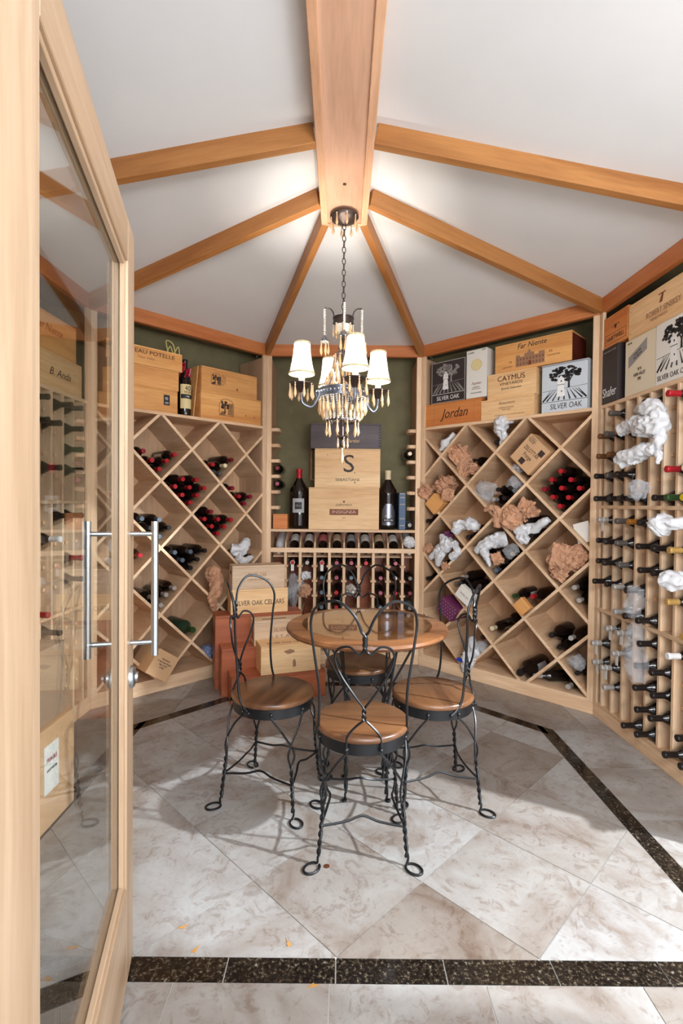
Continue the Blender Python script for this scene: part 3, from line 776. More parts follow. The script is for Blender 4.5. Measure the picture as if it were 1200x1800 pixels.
def line(a, b, w0, w1=None):
    w1 = w1 or w0; d = Vector((b[0]-a[0], b[1]-a[1])); n = Vector((-d.y, d.x)).normalized()
    return [(a[0]-n.x*w0/2, a[1]-n.y*w0/2), (b[0]-n.x*w1/2, b[1]-n.y*w1/2), (b[0]+n.x*w1/2, b[1]+n.y*w1/2), (a[0]+n.x*w0/2, a[1]+n.y*w0/2)]
def tower_tree(parent, x0, x1, z0, z1, line_mat, tower_mat, leaf_mat, y=-.0006, rows=True, seed=1):
    """the printed tower in front of an oak with vineyard rows"""
    w, h = x1-x0, z1-z0; X = lambda a: x0+a*w; Z = lambda b: z0+b*h
    rd = random.Random(seed)
    # canopy clumps
    cl = []
    for k in range(84):
        a = rd.uniform(0, 2*PI); r = math.sqrt(rd.random())
        cx, cz = .5+.33*r*math.cos(a)*1.05, .73+.20*r*math.sin(a)
        if abs(cx-.42) < .09 and cz < .66: continue
        cl.append(blob(X(cx), Z(cz), .038*w, 8, k+seed*99, 1.15, .8))
    flat('printed_leaves', cl, leaf_mat, parent, y)
    tr = [line((X(.60), Z(.34)), (X(.60), Z(.55)), .05*w, .035*w), line((X(.60), Z(.52)), (X(.50), Z(.72)), .03*w, .012*w), line((X(.60), Z(.52)), (X(.72), Z(.72)), .03*w, .012*w),
          line((X(.61), Z(.56)), (X(.62), Z(.80)), .022*w, .01*w)]
    flat('printed_trunk', tr, line_mat, parent, y-.0002)
    if rows:
        rw = []
        for k in range(11):
            xb = -.15+1.3*k/10; xt = .2+.6*k/10
            p = line((X(max(.02, min(.98, xb))), Z(.02)), (X(xt), Z(.30)), .035*w, .008*w)
            rw.append(p)
        rw.append(line((X(.01), Z(.30)), (X(.99), Z(.36)), .008*w))
        flat('printed_vineyard_rows', rw, line_mat, parent, y-.0002)
    tw = [[(X(.33), Z(.12)), (X(.52), Z(.12)), (X(.49), Z(.44)), (X(.36), Z(.44))], [(X(.34), Z(.455)), (X(.51), Z(.455)), (X(.49), Z(.62)), (X(.36), Z(.62))], [(X(.375), Z(.63)), (X(.475), Z(.63)), (X(.425), Z(.70))]]
    flat('printed_tower', tw, tower_mat, parent, y-.0004)
    flat('printed_windows', [quad(X(.42), X(.445), Z(.52), Z(.57)), quad(X(.43), X(.455), Z(.24), Z(.28)), quad(X(.34), X(.51), Z(.44), Z(.455))], line_mat, parent, y-.0006)

# ================================================================== BOXES
def crate(F, u0, u1, z0, h, label, mat='crate', d=.012, depth=.20, yaw=0., name='wine_crate', cat='crate', lidmat=None, loc=None, rot=None):
    w = u1-u0
    if loc is None:
        loc = F.w((u0+u1)/2, d, z0); rot = F.rot+yaw
    r = thing(name, label, cat, loc, rot); t = .011; x = w/2
    g = .0006
    MB().box(-x, x, 0, t, 0, h-t-g).build('front_panel', mat, r, bevel=.0012)
    MB().box(-x, x, depth-t, depth, 0, h-t-g).build('back_panel', mat, r, bevel=.0012)
    for a in (-x, x-t): MB().box(a, a+t, t+g, depth-t-g, 0, h-t-g).build('end_panel', mat, r, bevel=.0012)
    MB().box(-x+t+g, x-t-g, t+g, depth-t-g, 0, .008).build('bottom_panel', mat, r)
    MB().box(-x, x, 0, depth, h-t, h).build('lid', lidmat or mat, r, bevel=.0012)
    return r
def carton(F, u0, u1, z0, h, label, mat, d=.012, depth=.20, yaw=0., name='carton', cat='carton', loc=None, rot=None):
    w = u1-u0
    if loc is None: loc = F.w((u0+u1)/2, d, z0); rot = F.rot+yaw
    r = thing(name, label, cat, loc, rot); x = w/2
    MB().box(-x, x, 0, depth, 0, h-.002).build('carton_body', mat, r, bevel=.002)
    for a, b in ((0, depth/2-.001), (depth/2+.001, depth)): MB().box(-x+.001, x-.001, a+.0005, b-.0005, h-.0018, h+.0004).build('flap', mat, r)
    return r
# --- right diagonal shelf
b = crate(DR, .032, .522, SHELF, .174, 'orange wooden crate lettered Jordan on the right upper shelf', 'crate_red')
text('Jordan', .10, 'ink', b, .02, .085, shear=.35, width=.24)
flat('panel_seam', [quad(-.16, -.158, .003, .16), quad(.185, .187, .003, .16)], 'ink_faint', b, -.0006)
b = carton(DR, .088, .388, SHELF+.175, .318, 'black carton with white tower and oak picture, lettered Silver Oak', 'carton_black', depth=.22)
flat('white_border', [quad(-.15, .15, .0, .005), quad(-.15, -.143, 0, .316), quad(.143, .15, 0, .316), quad(-.15, .15, .31, .316)], 'print_grey', b, -.0006)
tower_tree(b, -.14, .14, .07, .31, 'print_grey', 'print_white', 'print_grey', seed=3)
flat('picture_line', [quad(-.143, .143, .066, .069)], 'print_white', b, -.0008)
text('SILVER OAK', .045, 'print_white', b, .0, .034, width=.20, y=-.001)
b = carton(DR, .396, .562, SHELF+.175, .35, 'tall white wine carton with oval label standing on the orange crate', 'carton_white', depth=.24)
flat('oval_label', [[(.0+.042*math.cos(a)*1.05, .238+.042*math.sin(a)*1.0) for a in [2*PI*k/20 for k in range(20)]]], 'gold_trim', b, -.0006)
flat('oval_paper', [[(.039*math.cos(a)*1.05, .238+.039*math.sin(a)) for a in [2*PI*k/20 for k in range(20)]]], 'paper_label_yellow', b, -.0009)
text('EL MOLINO', .016, 'ink_black', b, -.045, .33, width=.05); text('12/750', .012, 'ink_black', b, .055, .338, width=.03)
text('Aquinas', .03, 'ink_faint', b, 0, .105, shear=.4, width=.08); text('CABERNET\nSAUVIGNON', .012, 'ink_faint', b, 0, .07); text('NAPA VALLEY, CALIFORNIA', .011, 'ink_black', b, 0, .035, width=.085)
b = crate(DR, .526, .918, SHELF, .14, 'low yellow crate with faint lettering under the Caymus crate', 'crate_yellow', d=.004)
text('Beaumont', .03, 'ink_faint', b, 0, .105, shear=.3, width=.12); text('CABERNET SAUVIGNON\nNAPA VALLEY', .014, 'ink_faint', b, 0, .065, width=.11); text('PRODUCE OF CALIFORNIA', .013, 'ink_faint', b, .02, .022, width=.22)
b = crate(DR, .570, .926, SHELF+.1405, .178, 'yellow wooden crate lettered Caymus Vineyards', 'crate_yellow', d=.012)
text('CAYMUS', .052, 'ink', b, 0, .135, width=.20); text('VINEYARDS', .026, 'ink', b, 0, .098, width=.17); text('Special Selection', .022, 'ink', b, 0, .066, shear=.35, width=.15)
b = crate(DR, .627, 1.155, SHELF+.319, .192, 'long orange crate lettered Far Niente with a chateau print, topmost on the right shelf', 'crate', d=.012, depth=.26)
for ch in b.children:
    if ch.name.startswith('end_panel') and ch.data.vertices[0].co.x > 0: ch.data.materials[0] = MATS['cherry_dark']
text('Far Niente', .05, 'ink', b, .0, .158, shear=.25, width=.20, rot=.02)
ch = [quad(-.11, .09, .02, .085), quad(-.05, .02, .085, .105), [(-.03, .105), (0, .105), (-.015, .13)], quad(.05, .09, .085, .1), quad(-.11, -.08, .085, .098)]
flat('printed_chateau', ch, 'ink_faint', b, -.0006)
flat('printed_chateau_windows', [quad(-.10+.022*k, -.092+.022*k, z, z+.014) for k in range(9) for z in (.03, .06)]+[quad(-.02, .0, .02, .05)], 'ink_brown', b, -.0009)
text('19', .022, 'ink_brown', b, -.15, .06); text('92', .022, 'ink_brown', b, .13, .085); text('NAPA VALLEY', .012, 'ink_brown', b, -.17, .03, width=.07); text('ESTATE BOTTLED', .012, 'ink_brown', b, .15, .058, width=.08)
b = carton(DR, .962, 1.262, SHELF, .312, 'pale grey carton with black tower and oak picture, lettered Silver Oak', 'carton_grey', depth=.24, yaw=-.02)
tower_tree(b, -.145, .145, .07, .30, 'ink_black', 'print_white', 'ink_black', seed=5)
flat('picture_border', [quad(-.149, .149, .066, .069), quad(-.149, -.146, .002, .305), quad(.146, .149, .002, .305), quad(-.149, .149, .303, .306)], 'ink_black', b, -.0008)
text('SILVER OAK', .05, 'ink', b, .01, .034, width=.20, y=-.001, shear=.1)
# --- right wall shelf
b = carton(RW, .046, .205, SHELF, .325, 'dark brown carton lettered Shafer in the corner of the right shelf', 'carton_black', d=-.004, depth=.2)
text('Shafer', .075, 'print_white', b, -.0, .06, width=.14); text('NAPA VALLEY WINES', .012, 'print_grey', b, .0, .30, width=.13)
b = crate(RW, .043, .283, SHELF+.327, .182, 'tan wooden crate end lettered Hartwell on top of the dark carton', 'crate_red', d=.004, depth=.22)
text('HARTWELL', .036, 'ink', b, .0, .045, width=.18)
flat('stamp_frame', [quad(-.105, .105, .018, .021), quad(-.105, .105, .072, .075), quad(-.105, -.102, .018, .075), quad(.102, .105, .018, .075)], 'ink_brown', b, -.0006)
flat('stamp_leaf', [[(0, .09), (.012, .108), (.012, .122), (0, .116), (-.012, .122), (-.012, .108)]], 'ink', b, -.0006)
text('19', .014, 'ink_brown', b, -.03, .11); text('94', .014, 'ink_brown', b, .03, .115)
b = carton(RW, .266, .528, SHELF, .302, 'cream carton with grey diagonal label standing on the right shelf', 'carton_cream', d=.004, depth=.24)
flat('slanted_label', [[(-.10, .15), (.06, .215), (.06, .275), (-.10, .21)]], 'print_grey', b, -.0006)
text('Cabernet\nSauvignon', .018, 'ink', b, -.02, .212, rot=.38, y=-.001); text('750 ML', .014, 'ink_black', b, -.09, .285); text('W H\nNAPA VALLEY\n1992', .026, 'ink', b, -.0, .10, width=.10)
b = carton(RW, .536, .846, SHELF, .302, 'white carton with black tower and oak picture, lettered Silver Oak Cellars', 'carton_white', d=.0, depth=.24)
tower_tree(b, -.15, .15, .06, .295, 'ink_black', 'print_white', 'ink_black', seed=8)
text('SILVER OAK CELLARS', .036, 'ink', b, 0, .03, width=.28, y=-.001)
b = crate(RW, .292, .80, SHELF+.304, .19, 'long pale yellow crate with faint brown lettering, top of the right shelf', 'crate_yellow', d=.004, depth=.24)
text('ROBERT SINSKEY', .042, 'ink_faint', b, .03, .075, width=.26); text('VINEYARDS', .02, 'ink_faint', b, .0, .045, width=.13); flat('stamp_mark', [[(.0, .11), (.02, .15), (.035, .15), (.025, .11)], quad(-.005, .05, .15, .156)], 'ink_brown', b, -.0006)
flat('nail_heads', [blob(x, z, .003, 8, 1) for x in (-.235, .235) for z in (.03, .15)], 'ink', b, -.0006)
b = crate(RW, .86, 1.36, SHELF, .2, 'plain tan crate farther along the right shelf', 'crate', d=.01)
# --- left diagonal shelf
b = crate(DL, .10, .572, SHELF, .158, 'bottom tan crate of the stack behind the door edge, with a dark seal', 'crate', d=.012)
flat('dark_seal', [quad(.135, .178, .05, .12)], 'ink_black', b, -.0006); flat('seal_print', [blob(.157, .095, .013, 8, 4), quad(.145, .17, .06, .072)], 'print_grey', b, -.0009)
b = crate(DL, .10, .580, SHELF+.1585, .132, 'plain middle tan crate of the stack behind the door edge', 'crate', d=.012)
b = crate(DL, .09, .602, SHELF+.291, .122, 'top crate of the left stack lettered Chateau Potelle', 'crate', d=.006)
text('CHATEAU POTELLE', .036, 'ink', b, .0, .085, width=.40); text('Napa Valley', .02, 'ink_faint', b, -.0, .05, shear=.3, width=.12)
b = crate(DL, .748, 1.272, SHELF, .197, 'larger orange crate with an arched oak stamp, lower of two by the left bay post', 'crate', d=.008)
def stamp(b, x, z, s, frame=True):
    arch = [(x-s, z-s), (x-s, z+.2*s)]+[(x+s*math.cos(a)*1.0-.0, z+.2*s+s*.8*math.sin(a)) for a in [PI-PI*k/10 for k in range(11)]]+[(x+s, z-s)]
    flat('stamp_outline', [line(arch[i], arch[i+1], .003) for i in range(len(arch)-1)]+[line(arch[-1], arch[0], .003)], 'ink', b, -.0008)
    flat('stamp_tree', [blob(x-.25*s+.4*s*math.cos(k*1.3), z+.25*s+.35*s*math.sin(k*2.1), .2*s, 7, k) for k in range(9)]+[quad(x-.3*s, x-.15*s, z-.8*s, z+.1*s)], 'ink', b, -.0006)
    flat('stamp_rows', [line((x+.2*s+.13*s*k, z-.9*s), (x+.35*s+.1*s*k, z+.5*s), .004) for k in range(6)]+[line((x-.9*s+.12*s*k, z-.95*s), (x-.6*s+.1*s*k, z-.55*s), .004) for k in range(6)], 'ink', b, -.0006)
stamp(b, -.05, .10, .062)
flat('knots', [blob(.12, .06, .006, 8, 2), blob(.2, .055, .006, 8, 3)], 'ink_brown', b, -.0006)
b = crate(DL, .756, 1.238, SHELF+.1975, .178, 'smaller orange crate with oak stamp on the left, stacked on the larger one', 'crate', d=.016)
stamp(b, -.12, .10, .042); text('SILVER OAK\nCELLARS', .016, 'ink_brown', b, -.055, .10, rot=PI/2, width=.08); flat('knots', [blob(.06, .05, .009, 8, 2)], 'ink_brown', b, -.0006)
# leaning lid and end-on crate beside them
p = DL.w(.703, .03, SHELF+.002)
o = MB().box(-.003, .003, 0, .30, 0, .37).build('crate_lid', 'crate', loc=p, rot=(0, math.radians(5.5), DL.rot), bevel=.001)
tag(o, 'thin wooden crate lid leaning beside the ribboned bottle', 'crate lid')
MB().box(-.0036, -.0032, .05, .12, .06, .2).build('dark_stamp', 'ink', o)
# bottle with ribbon
b = bottle(DL.w(.650, .06, SHELF), (0, 0, DL.rot), 'tall dark bottle with yellow 40 label and red ribbon on the left shelf', 'black', 'bord', 'glass_dark', None, 1.33, fat=.88)
def wrap(r, z0, z1, a0, a1, mat, parent, name, n=14):
    vs = []; fs = []
    for rr in (r, r+.0004):
        for z in (z0, z1):
            for i in range(n+1):
                a = -PI/2+(a0+(a1-a0)*i/n); vs.append((rr*math.cos(a), rr*math.sin(a), z))
    m = n+1
    for i in range(n): fs += [(2*m+i, 2*m+i+1, 3*m+i+1, 3*m+i), (i, m+i, m+i+1, i+1), (m+i, 3*m+i, 3*m+i+1, m+i+1), (i, i+1, 2*m+i+1, 2*m+i)]
    fs += [(0, 2*m, 3*m, m), (n, m+n, 3*m+n, 2*m+n)]
    return MB().add(vs, fs).build(name, mat, parent, True)
wrap(.0502, .05, .22, -1.2, 1.2, 'paper_label_yellow', b, 'front_label')
wrap(.0507, .12, .15, -1.1, 1.1, 'ink_black', b, 'label_band')
text('40', .05, 'ink_black', b, 0, .19, y=-.0518, width=.045); text('MAYARD', .022, 'ink_brown', b, 0, .163, y=-.0518, width=.06); text('1985', .016, 'print_white', b, 0, .134, y=-.0518)
rb = MB()
for k in range(16):
    a = k*2.4; q = [(.016*math.cos(a), .016*math.sin(a), .30), (.045*math.cos(a), .045*math.sin(a), .30+.05*math.sin(k*1.7)), (.03*math.cos(a+.5), .03*math.sin(a+.5), .33+.06*math.sin(k*2.3)), (.012*math.cos(a), .012*math.sin(a), .31)]
    rb.tube(spline(q, 4), .006, 5)
rb.build('ribbon_bow', 'ribbon', b, True)
# ribbons on top of the Potelle crate
rb = MB().tube(spline([(0, 0, 0), (.03, .0, .06), (.06, .01, .02), (.09, 0, .07), (.10, 0, .01)], 6), .004, 5).tube(spline([(.02, 0, .0), (.0, .0, .09), (.05, 0, .08), (.07, 0, .0)], 6), .004, 5)
tag(rb.build('gift_ribbon', 'yellow_ribbon', loc=DL.w(.52, .08, SHELF+.4165), rot=(0, 0, DL.rot), smooth=True), 'loose yellow ribbon curl on top of the left crate stack', 'ribbon')
# --- back bay shelf
SB = 1.08
b = crate(BK, .338, .902, SB, .335, 'large pale crate lettered Insignia on the bay shelf', 'crate_yellow', d=.02, depth=.2)
flat('brown_banner', [quad(-.115, .115, .115, .162)], 'ink_brown', b, -.0006); text('INSIGNIA', .036, 'crate_pale', b, 0, .139, width=.19, y=-.0014)
text('JOSEPH PHELPS', .022, 'ink', b, 0, .195, width=.13); text('2001', .016, 'ink', b, 0, .092); flat('diamond_mark', [[(0, .212), (.009, .222), (0, .232), (-.009, .222)]], 'ink', b, -.0006)
b = crate(BK, .383, .908, SB+.3355, .312, 'square pale crate with a big S, lettered Sebastiani', 'crate_yellow', d=.026, depth=.19)
text('S', .20, 'ink', b, .01, .185, width=.085); text('SEBASTIANI', .032, 'ink', b, .0, .062, width=.19)
flat('knots', [blob(.06, .118, .005, 8, 4), blob(.06, .04, .006, 8, 5), blob(-.16, .26, .004, 8, 6)], 'ink', b, -.0006)
b = crate(BK, .350, .912, SB+.648, .20, 'dark stained dovetailed crate on top of the bay stack', 'crate_dark', d=.022, depth=.2)
text('Martini', .04, 'crate_yellow', b, .05, .06, shear=.3, width=.11)
flat('dovetails', [quad(.262, .279, .015+.022*k, .025+.022*k) for k in range(8)], 'ink_black', b, -.0006)
b = crate(BK, .052, .168, SB, .118, 'small plain orange wood block box at the left of the bay shelf', 'crate_red', d=.02, depth=.12)
b = bottle(BK.w(.252, .12, SB), (0, 0, 0), 'very large bottle with red wax top and square label on the bay shelf', 'red', 'mag', 'glass_dark', None, 1.62)
text('', .01, 'ink', b, 0, 0) if False else None
wrap(.0789, .13, .245, -.62, .62, 'paper_grey', b, 'front_label'); wrap(.0795, .158, .215, -.36, .36, 'ink_black', b, 'label_panel'); text('Ghost', .026, 'print_grey', b, 0, .187, y=-.0812, shear=.3, width=.045)
b = bottle(BK.w(.980, .115, SB), (0, 0, 0), 'very large bottle with pewter arched label beside the blue book', 'cream', 'mag', 'glass_dark', None, 1.6)
arch = [(-.04, .04), (.04, .04), (.04, .13)]+[(.04*math.cos(a), .13+.045*math.sin(a)) for a in [PI*k/10 for k in range(1, 10)]]+[(-.04, .13)]
al = wrap(.0780, .035, .15, -.72, .72, 'pewter', b, 'arched_label')
for q, (zz, ww) in enumerate(((.15, .64), (.172, .52), (.19, .36))): wrap(.0780, zz, zz+.022-.002*q, -ww, ww, 'pewter', b, 'label_arch')
wrap(.0786, .062, .09, -.62, .62, 'ink_black', b, 'label_band'); text('SILVER OAK', .02, 'print_white', b, 0, .076, y=-.0802, width=.075)
text('NAPA VALLEY', .013, 'print_white', b, 0, .11, y=-.0802, width=.06)
b = thing('book', 'blue slip case standing beside the large pewter-labelled bottle', 'book', BK.w(1.088, .02, SB), 0)
MB().box(-.027, .027, 0, .16, 0, .30).build('cover', 'carton_navy', b, bevel=.003)
for z in (.03, .085, .2, .255, .285): MB().box(-.02, .02, -.001, .0, z, z+.01).build('spine_band', 'print_grey', b)
fr = thing('picture_frame', 'thin copper coloured frame edge leaning behind the bay crates', 'frame', BK.w(.335, .255, SB+.0), 0)
for x0, x1, z0, z1 in ((0, .012, .45, .93), (.35, .362, .45, .93), (.012, .35, .918, .93), (.012, .35, .45, .462)): MB().box(x0, x1, 0, .014, z0-.449, z1-.449).build('frame_bar', 'copper', fr)
fr.location.z = SB+.0; 
for ch in fr.children: ch.location.z = .40

# ================================================================== STEP STAND AND CRATES ON THE FLOOR
SR = math.radians(20); SX, SY = Vector((math.cos(SR), math.sin(SR), 0)), Vector((-math.sin(SR), math.cos(SR), 0)); SO = Vector((-.66, 3.165, 0))
def sp(x, y, z): return SO+SX*x+SY*y+Vector((0, 0, z))
st = thing('step_stand', 'reddish cherry wood step stand in the left corner carrying wine crates', 'stand', sp(0, 0, 0), SR)
def step(nm, x0, x1, y0, y1, z): 
    MB().box(x0, x1, y0, y0+.018, 0, z-.018).build(nm+'_front', 'cherry', st, bevel=.001)
    MB().box(x0, x0+.018, y0+.0185, y1, 0, z-.018).build(nm+'_side', 'cherry', st, bevel=.001); MB().box(x1-.018, x1, y0+.0185, y1, 0, z-.018).build(nm+'_side', 'cherry', st, bevel=.001)
    MB().box(x0, x1, y0, y1, z-.0175, z).build(nm+'_top', 'cherry', st, bevel=.0015)
step('low_step', -.02, .60, 0, .185, .178); step('middle_step', -.06, .58, .186, .345, .318); step('tall_step', -.085, .53, .346, .52, .505)
def stand_crate(x0, x1, y0, depth, z, h, label, mat): return crate(None, x0, x1, 0, h, label, mat, depth=depth, loc=sp((x0+x1)/2, y0, z), rot=SR)
b = stand_crate(.165, .565, .004, .18, .179, .185, 'yellow pine crate with a large knot on the low step of the stand', 'crate_yellow')
text('SILVER OAK CELLARS', .04, 'ink_brown', b, 0, 0, width=.30).rotation_euler = (0, 0, 0)
[c for c in b.children if c.name.startswith('lettering')][0].location = (0, .06, .1858)
flat('knot', [blob(-.01, .14, .03, 12, 3, 1.2, .5)], 'ink_faint', b, -.0006); flat('knot', [blob(.02, .06, .022, 12, 4, .6, 1.3)], 'ink_faint', b, -.0006)
b = stand_crate(.155, .52, .19, .15, .319, .165, 'long pale crate lettered Silver Oak Estate on the middle step', 'crate_pale')
text('SILVER OAK', .04, 'ink_faint', b, .03, .10, width=.16); text('E S T A T E', .03, 'ink_faint', b, .03, .055, width=.2)
o = text('', .01, 'ink', b, 0, 0) if False else None
MB().box(-.1806, -.1826, .04, .11, .03, .13).build('end_stamp', 'ink_faint', b)
MB().box(-.12, .05, .05, .07, .1652, .1657).build('slot', 'ink', b)
b = stand_crate(.02, .425, .352, .165, .506, .172, 'yellow crate lettered Silver Oak Cellars on the tall step', 'crate_yellow')
text('SILVER OAK CELLARS', .05, 'ink', b, .0, .075, width=.35)
b = stand_crate(.03, .40, .356, .155, .679, .165, 'pale grey-washed crate lettered Silver Oak, topmost on the stand', 'crate_pale')
text('SILVER OAK', .04, 'ink_faint', b, -.01, .10, width=.13); text('CABERNET SAUVIGNON', .018, 'ink_faint', b, 0, .065, width=.16)
MB().box(-.1856, -.1866, .055, .10, .10, .125).build('hand_hole', 'ink_black', b)

# ================================================================== PAPER AND PLASTIC BUNDLES
def crumple(name, label, cat, loc, size, mat, seed, amp=.42, sub=5, flat_shade=False, group=None, tails=()):
    me = bpy.data.meshes.new(name); bm = bmesh.new(); bmesh.ops.create_icosphere(bm, subdivisions=sub-1 if mat == 'kraft' else sub, radius=1)
    so = Vector((seed*7.3, seed*3.1, seed*1.7))
    for v in bm.verts:
        p = v.co.copy()
        wv = Vector((noise.noise(p*1.5+so), noise.noise(p*1.5+so+Vector((5, 1, 2))), noise.noise(p*1.5+so+Vector((1, 7, 3)))))
        e = p+wv*.8
        fold = .32-abs(noise.noise(Vector((e.x*2.4, e.y*2.4, e.z*1.3))+so))*1.6
        fine = .25-abs(noise.noise(Vector((e.x*3.2, e.y*5.5, e.z*5.5))+so*2))*1.3
        r = 1+amp*noise.noise(p*1.2+so)*1.1 + amp*1.15*fold + amp*.55*fine
        q = p*r + Vector((noise.noise(p*2+so+Vector((9, 0, 0))), noise.noise(p*2+so+Vector((0, 9, 0))), noise.noise(p*2+so+Vector((0, 0, 9)))))*amp*.6
        v.co = Vector((q.x*size[0], q.y*size[1], q.z*size[2]))
    bm.to_mesh(me); bm.free(); me.materials.append(MATS[mat])
    if not flat_shade and mat != 'kraft': me.polygons.foreach_set('use_smooth', [True]*len(me.polygons))
    o = obj(name, me, None, loc); tag(o, label, cat, group)
    if mat in ('kraft', 'bag_clear'):
        for sn in range(2): sheet('paper_fold' if mat == 'kraft' else 'plastic_fold', o, size, mat, seed*3+sn, sn)
    return o
def sheet(name, parent, size, mat, seed, k):
    """a crumpled thin sheet with open edges, wrapped round the front of a bundle"""
    n = 17; so = Vector((seed*3.7, seed*1.9, seed*5.3)); vs = []; fs = []
    for i in range(n+1):
        for j in range(n+1):
            a, b = 2*i/n-1, 2*j/n-1; q = Vector((a, b, 0))
            w = Vector((noise.noise(q*1.3+so), noise.noise(q*1.3+so+Vector((4, 0, 0))), 0))*.55
            e = q+w; f = abs(noise.noise(e*1.9+so)); f2 = abs(noise.noise(e*4.5+so*2)); f3 = noise.noise(e*1.1+so)
            th = a*1.25; rr = 1.02+.42*f3+.55*(.25-f)+.25*(.22-f2)
            vs.append((math.sin(th)*rr*size[0]*1.05+w.x*size[0]*.25, -math.cos(th)*rr*size[1]*1.05, (b*.95+w.y*.4+.12*(.25-f2))*size[2]*1.1))
    for i in range(n):
        for j in range(n): fs.append((i*(n+1)+j, (i+1)*(n+1)+j, (i+1)*(n+1)+j+1, i*(n+1)+j+1))
    o = MB().add(vs, fs).build(name, mat, parent, mat != 'kraft', rot=(random.uniform(-.3, .3), random.uniform(-.9, .9)+k*1.3, random.uniform(-.3, .3)))
    o.scale = (.82+.14*k,)*3
def drape(name, label, cat, pts, radii, mat, seed, amp=.42, seg=34, sub=12, smooth=True):
    """crumpled tube through world points: bags and paper twists"""
    P = spline(pts, sub); n = len(P); R = []
    for i in range(n):
        t = i/(n-1)*(len(radii)-1); k = min(int(t), len(radii)-2); R.append(radii[k]*(1-(t-k))+radii[k+1]*(t-k))
    mb = MB().tube(P, R, seg)
    so = Vector((seed*5.1, seed*2.3, seed*9.7)); c = sum(P, Vector())/n
    vs = []
    for i, v in enumerate(mb.v):
        v = Vector(v); a = P[min(i//seg, n-1)]; r = R[min(i//seg, n-1)]; d = (v-a)
        wv = Vector((noise.noise(v*12+so), noise.noise(v*12+so+Vector((5, 1, 2))), noise.noise(v*12+so+Vector((1, 7, 3)))))*.02
        e = v+wv
        f = 1+amp*(noise.noise(v*13+so)*1.1+(.3-abs(noise.noise(e*24+so))*1.5)*1.1+(.25-abs(noise.noise(e*55+so*2))*1.3)*.5)
        vs.append(a+d*f-c)
    mb.v = [tuple(v) for v in vs]
    o = mb.build(name, mat, None, mat != 'kraft', loc=c); tag(o, label, cat); return o
def at(F, x, y, d):
    u, z = F.px(x, y, d); return F.w(u, d, z)
def cr(F, ox, oy, s, x, y, d, size, mat, seed, label, cat='bundle', name='paper_bundle', **k):
    p = at(F, ox+x*s, oy+y*s, d); o = crumple(name, label, cat, p, size, mat, seed, **k); o.rotation_euler = (0, 0, F.rot); return o
q3 = (DR, 730, 740, .2667); q4 = (DR, 730, 960, .2667)
def dr(tr, label, cat, name, pts, radii, mat, seed, **k):
    F, ox, oy, s = tr
    return drape(name, label, cat, [at(F, ox+x*s, oy+y*s, d) for x, y, d in pts], radii, mat, seed, **k)
dr(q3, 'white plastic sleeve in the top left half bin of the right rack', 'plastic bag', 'plastic_bag', [(160, 195, .03), (200, 150, .05), (260, 85, .08)], [.01, .035, .02], 'bag_white', 2)
dr(q3, 'white plastic bag bulging from the top bin under the crates', 'plastic bag', 'plastic_bag', [(560, 160, .05), (575, 100, .03), (560, 40, .02), (600, -5, .03), (650, 0, .05)], [.012, .035, .05, .045, .012], 'bag_white', 3)
cr(*q3, 300, 225, .08, (.075, .07, .06), 'kraft', 4, 'crumpled kraft paper ball in the upper bin under the Jordan crate', 'paper', 'kraft_paper')
cr(*q3, 345, 320, .07, (.085, .06, .045), 'kraft', 5, 'lower crumpled kraft paper spilling from the upper bin', 'paper', 'kraft_paper')
cr(*q3, 205, 420, .08, (.075, .08, .065), 'kraft', 6, 'dark fold of kraft paper behind the tilted wooden box', 'paper', 'kraft_paper')
cr(*q3, 65, 465, .04, (.055, .06, .05), 'kraft', 7, 'kraft paper poking out past the bay post', 'paper', 'kraft_paper')
cr(*q3, 215, 490, .02, (.05, .03, .045), 'kraft', 14, 'kraft paper scroll beside the tilted wooden box', 'paper', 'kraft_paper')
cr(*q3, 470, 465, .06, (.085, .06, .05), 'bag_clear', 8, 'clear plastic sheet in the left of the dark bottle bin', 'plastic', 'plastic_wrap', flat_shade=True)
cr(*q3, 665, 415, .08, (.05, .06, .05), 'bag_clear', 9, 'clear plastic wrap behind the dark bottles', 'plastic', 'plastic_wrap')
cr(*q3, 640, 640, .01, (.062, .06, .075), 'kraft', 10, 'large crumpled kraft paper roll in the centre bin', 'paper', 'kraft_paper')
cr(*q3, 735, 590, .05, (.075, .07, .045), 'kraft', 11, 'kraft paper fold at the top of the centre bin', 'paper', 'kraft_paper')
dr(q3, 'torn kraft paper hanging over the divider edge', 'paper', 'kraft_paper', [(455, 590, -.01), (520, 575, -.012), (545, 620, -.015), (535, 700, -.012)], [.012, .025, .035, .022], 'kraft', 12)
dr(q3, 'white paper wrapped bottle with flaring end in the centre bin', 'paper', 'white_wrapping', [(665, 735, .02), (720, 710, .02), (790, 700, .03), (880, 650, .02)], [.03, .035, .03, .016], 'bag_white', 13)
dr(q3, 'round white wrapping at the bottom of the centre bin', 'paper', 'white_wrapping', [(680, 745, .0), (720, 775, .0), (750, 790, .01)], [.03, .04, .02], 'bag_white', 15)
dr(q3, 'white wrapped bundle in the bin left of the kraft paper', 'paper', 'white_wrapping', [(260, 740, .0), (290, 690, .01), (350, 680, .03), (420, 700, .04)], [.028, .045, .045, .02], 'bag_white', 16)
cr(*q3, 215, 750, .05, (.035, .03, .03), 'purple', 17, 'dark red rounded bundle behind the white bag', 'bundle', 'bundle')
dr(q3, 'white bag with two hanging tails in the left edge bin', 'plastic bag', 'plastic_bag', [(170, 750, .02), (195, 820, .0), (165, 880, -.01), (145, 955, -.012)], [.02, .045, .04, .012], 'bag_white', 18)
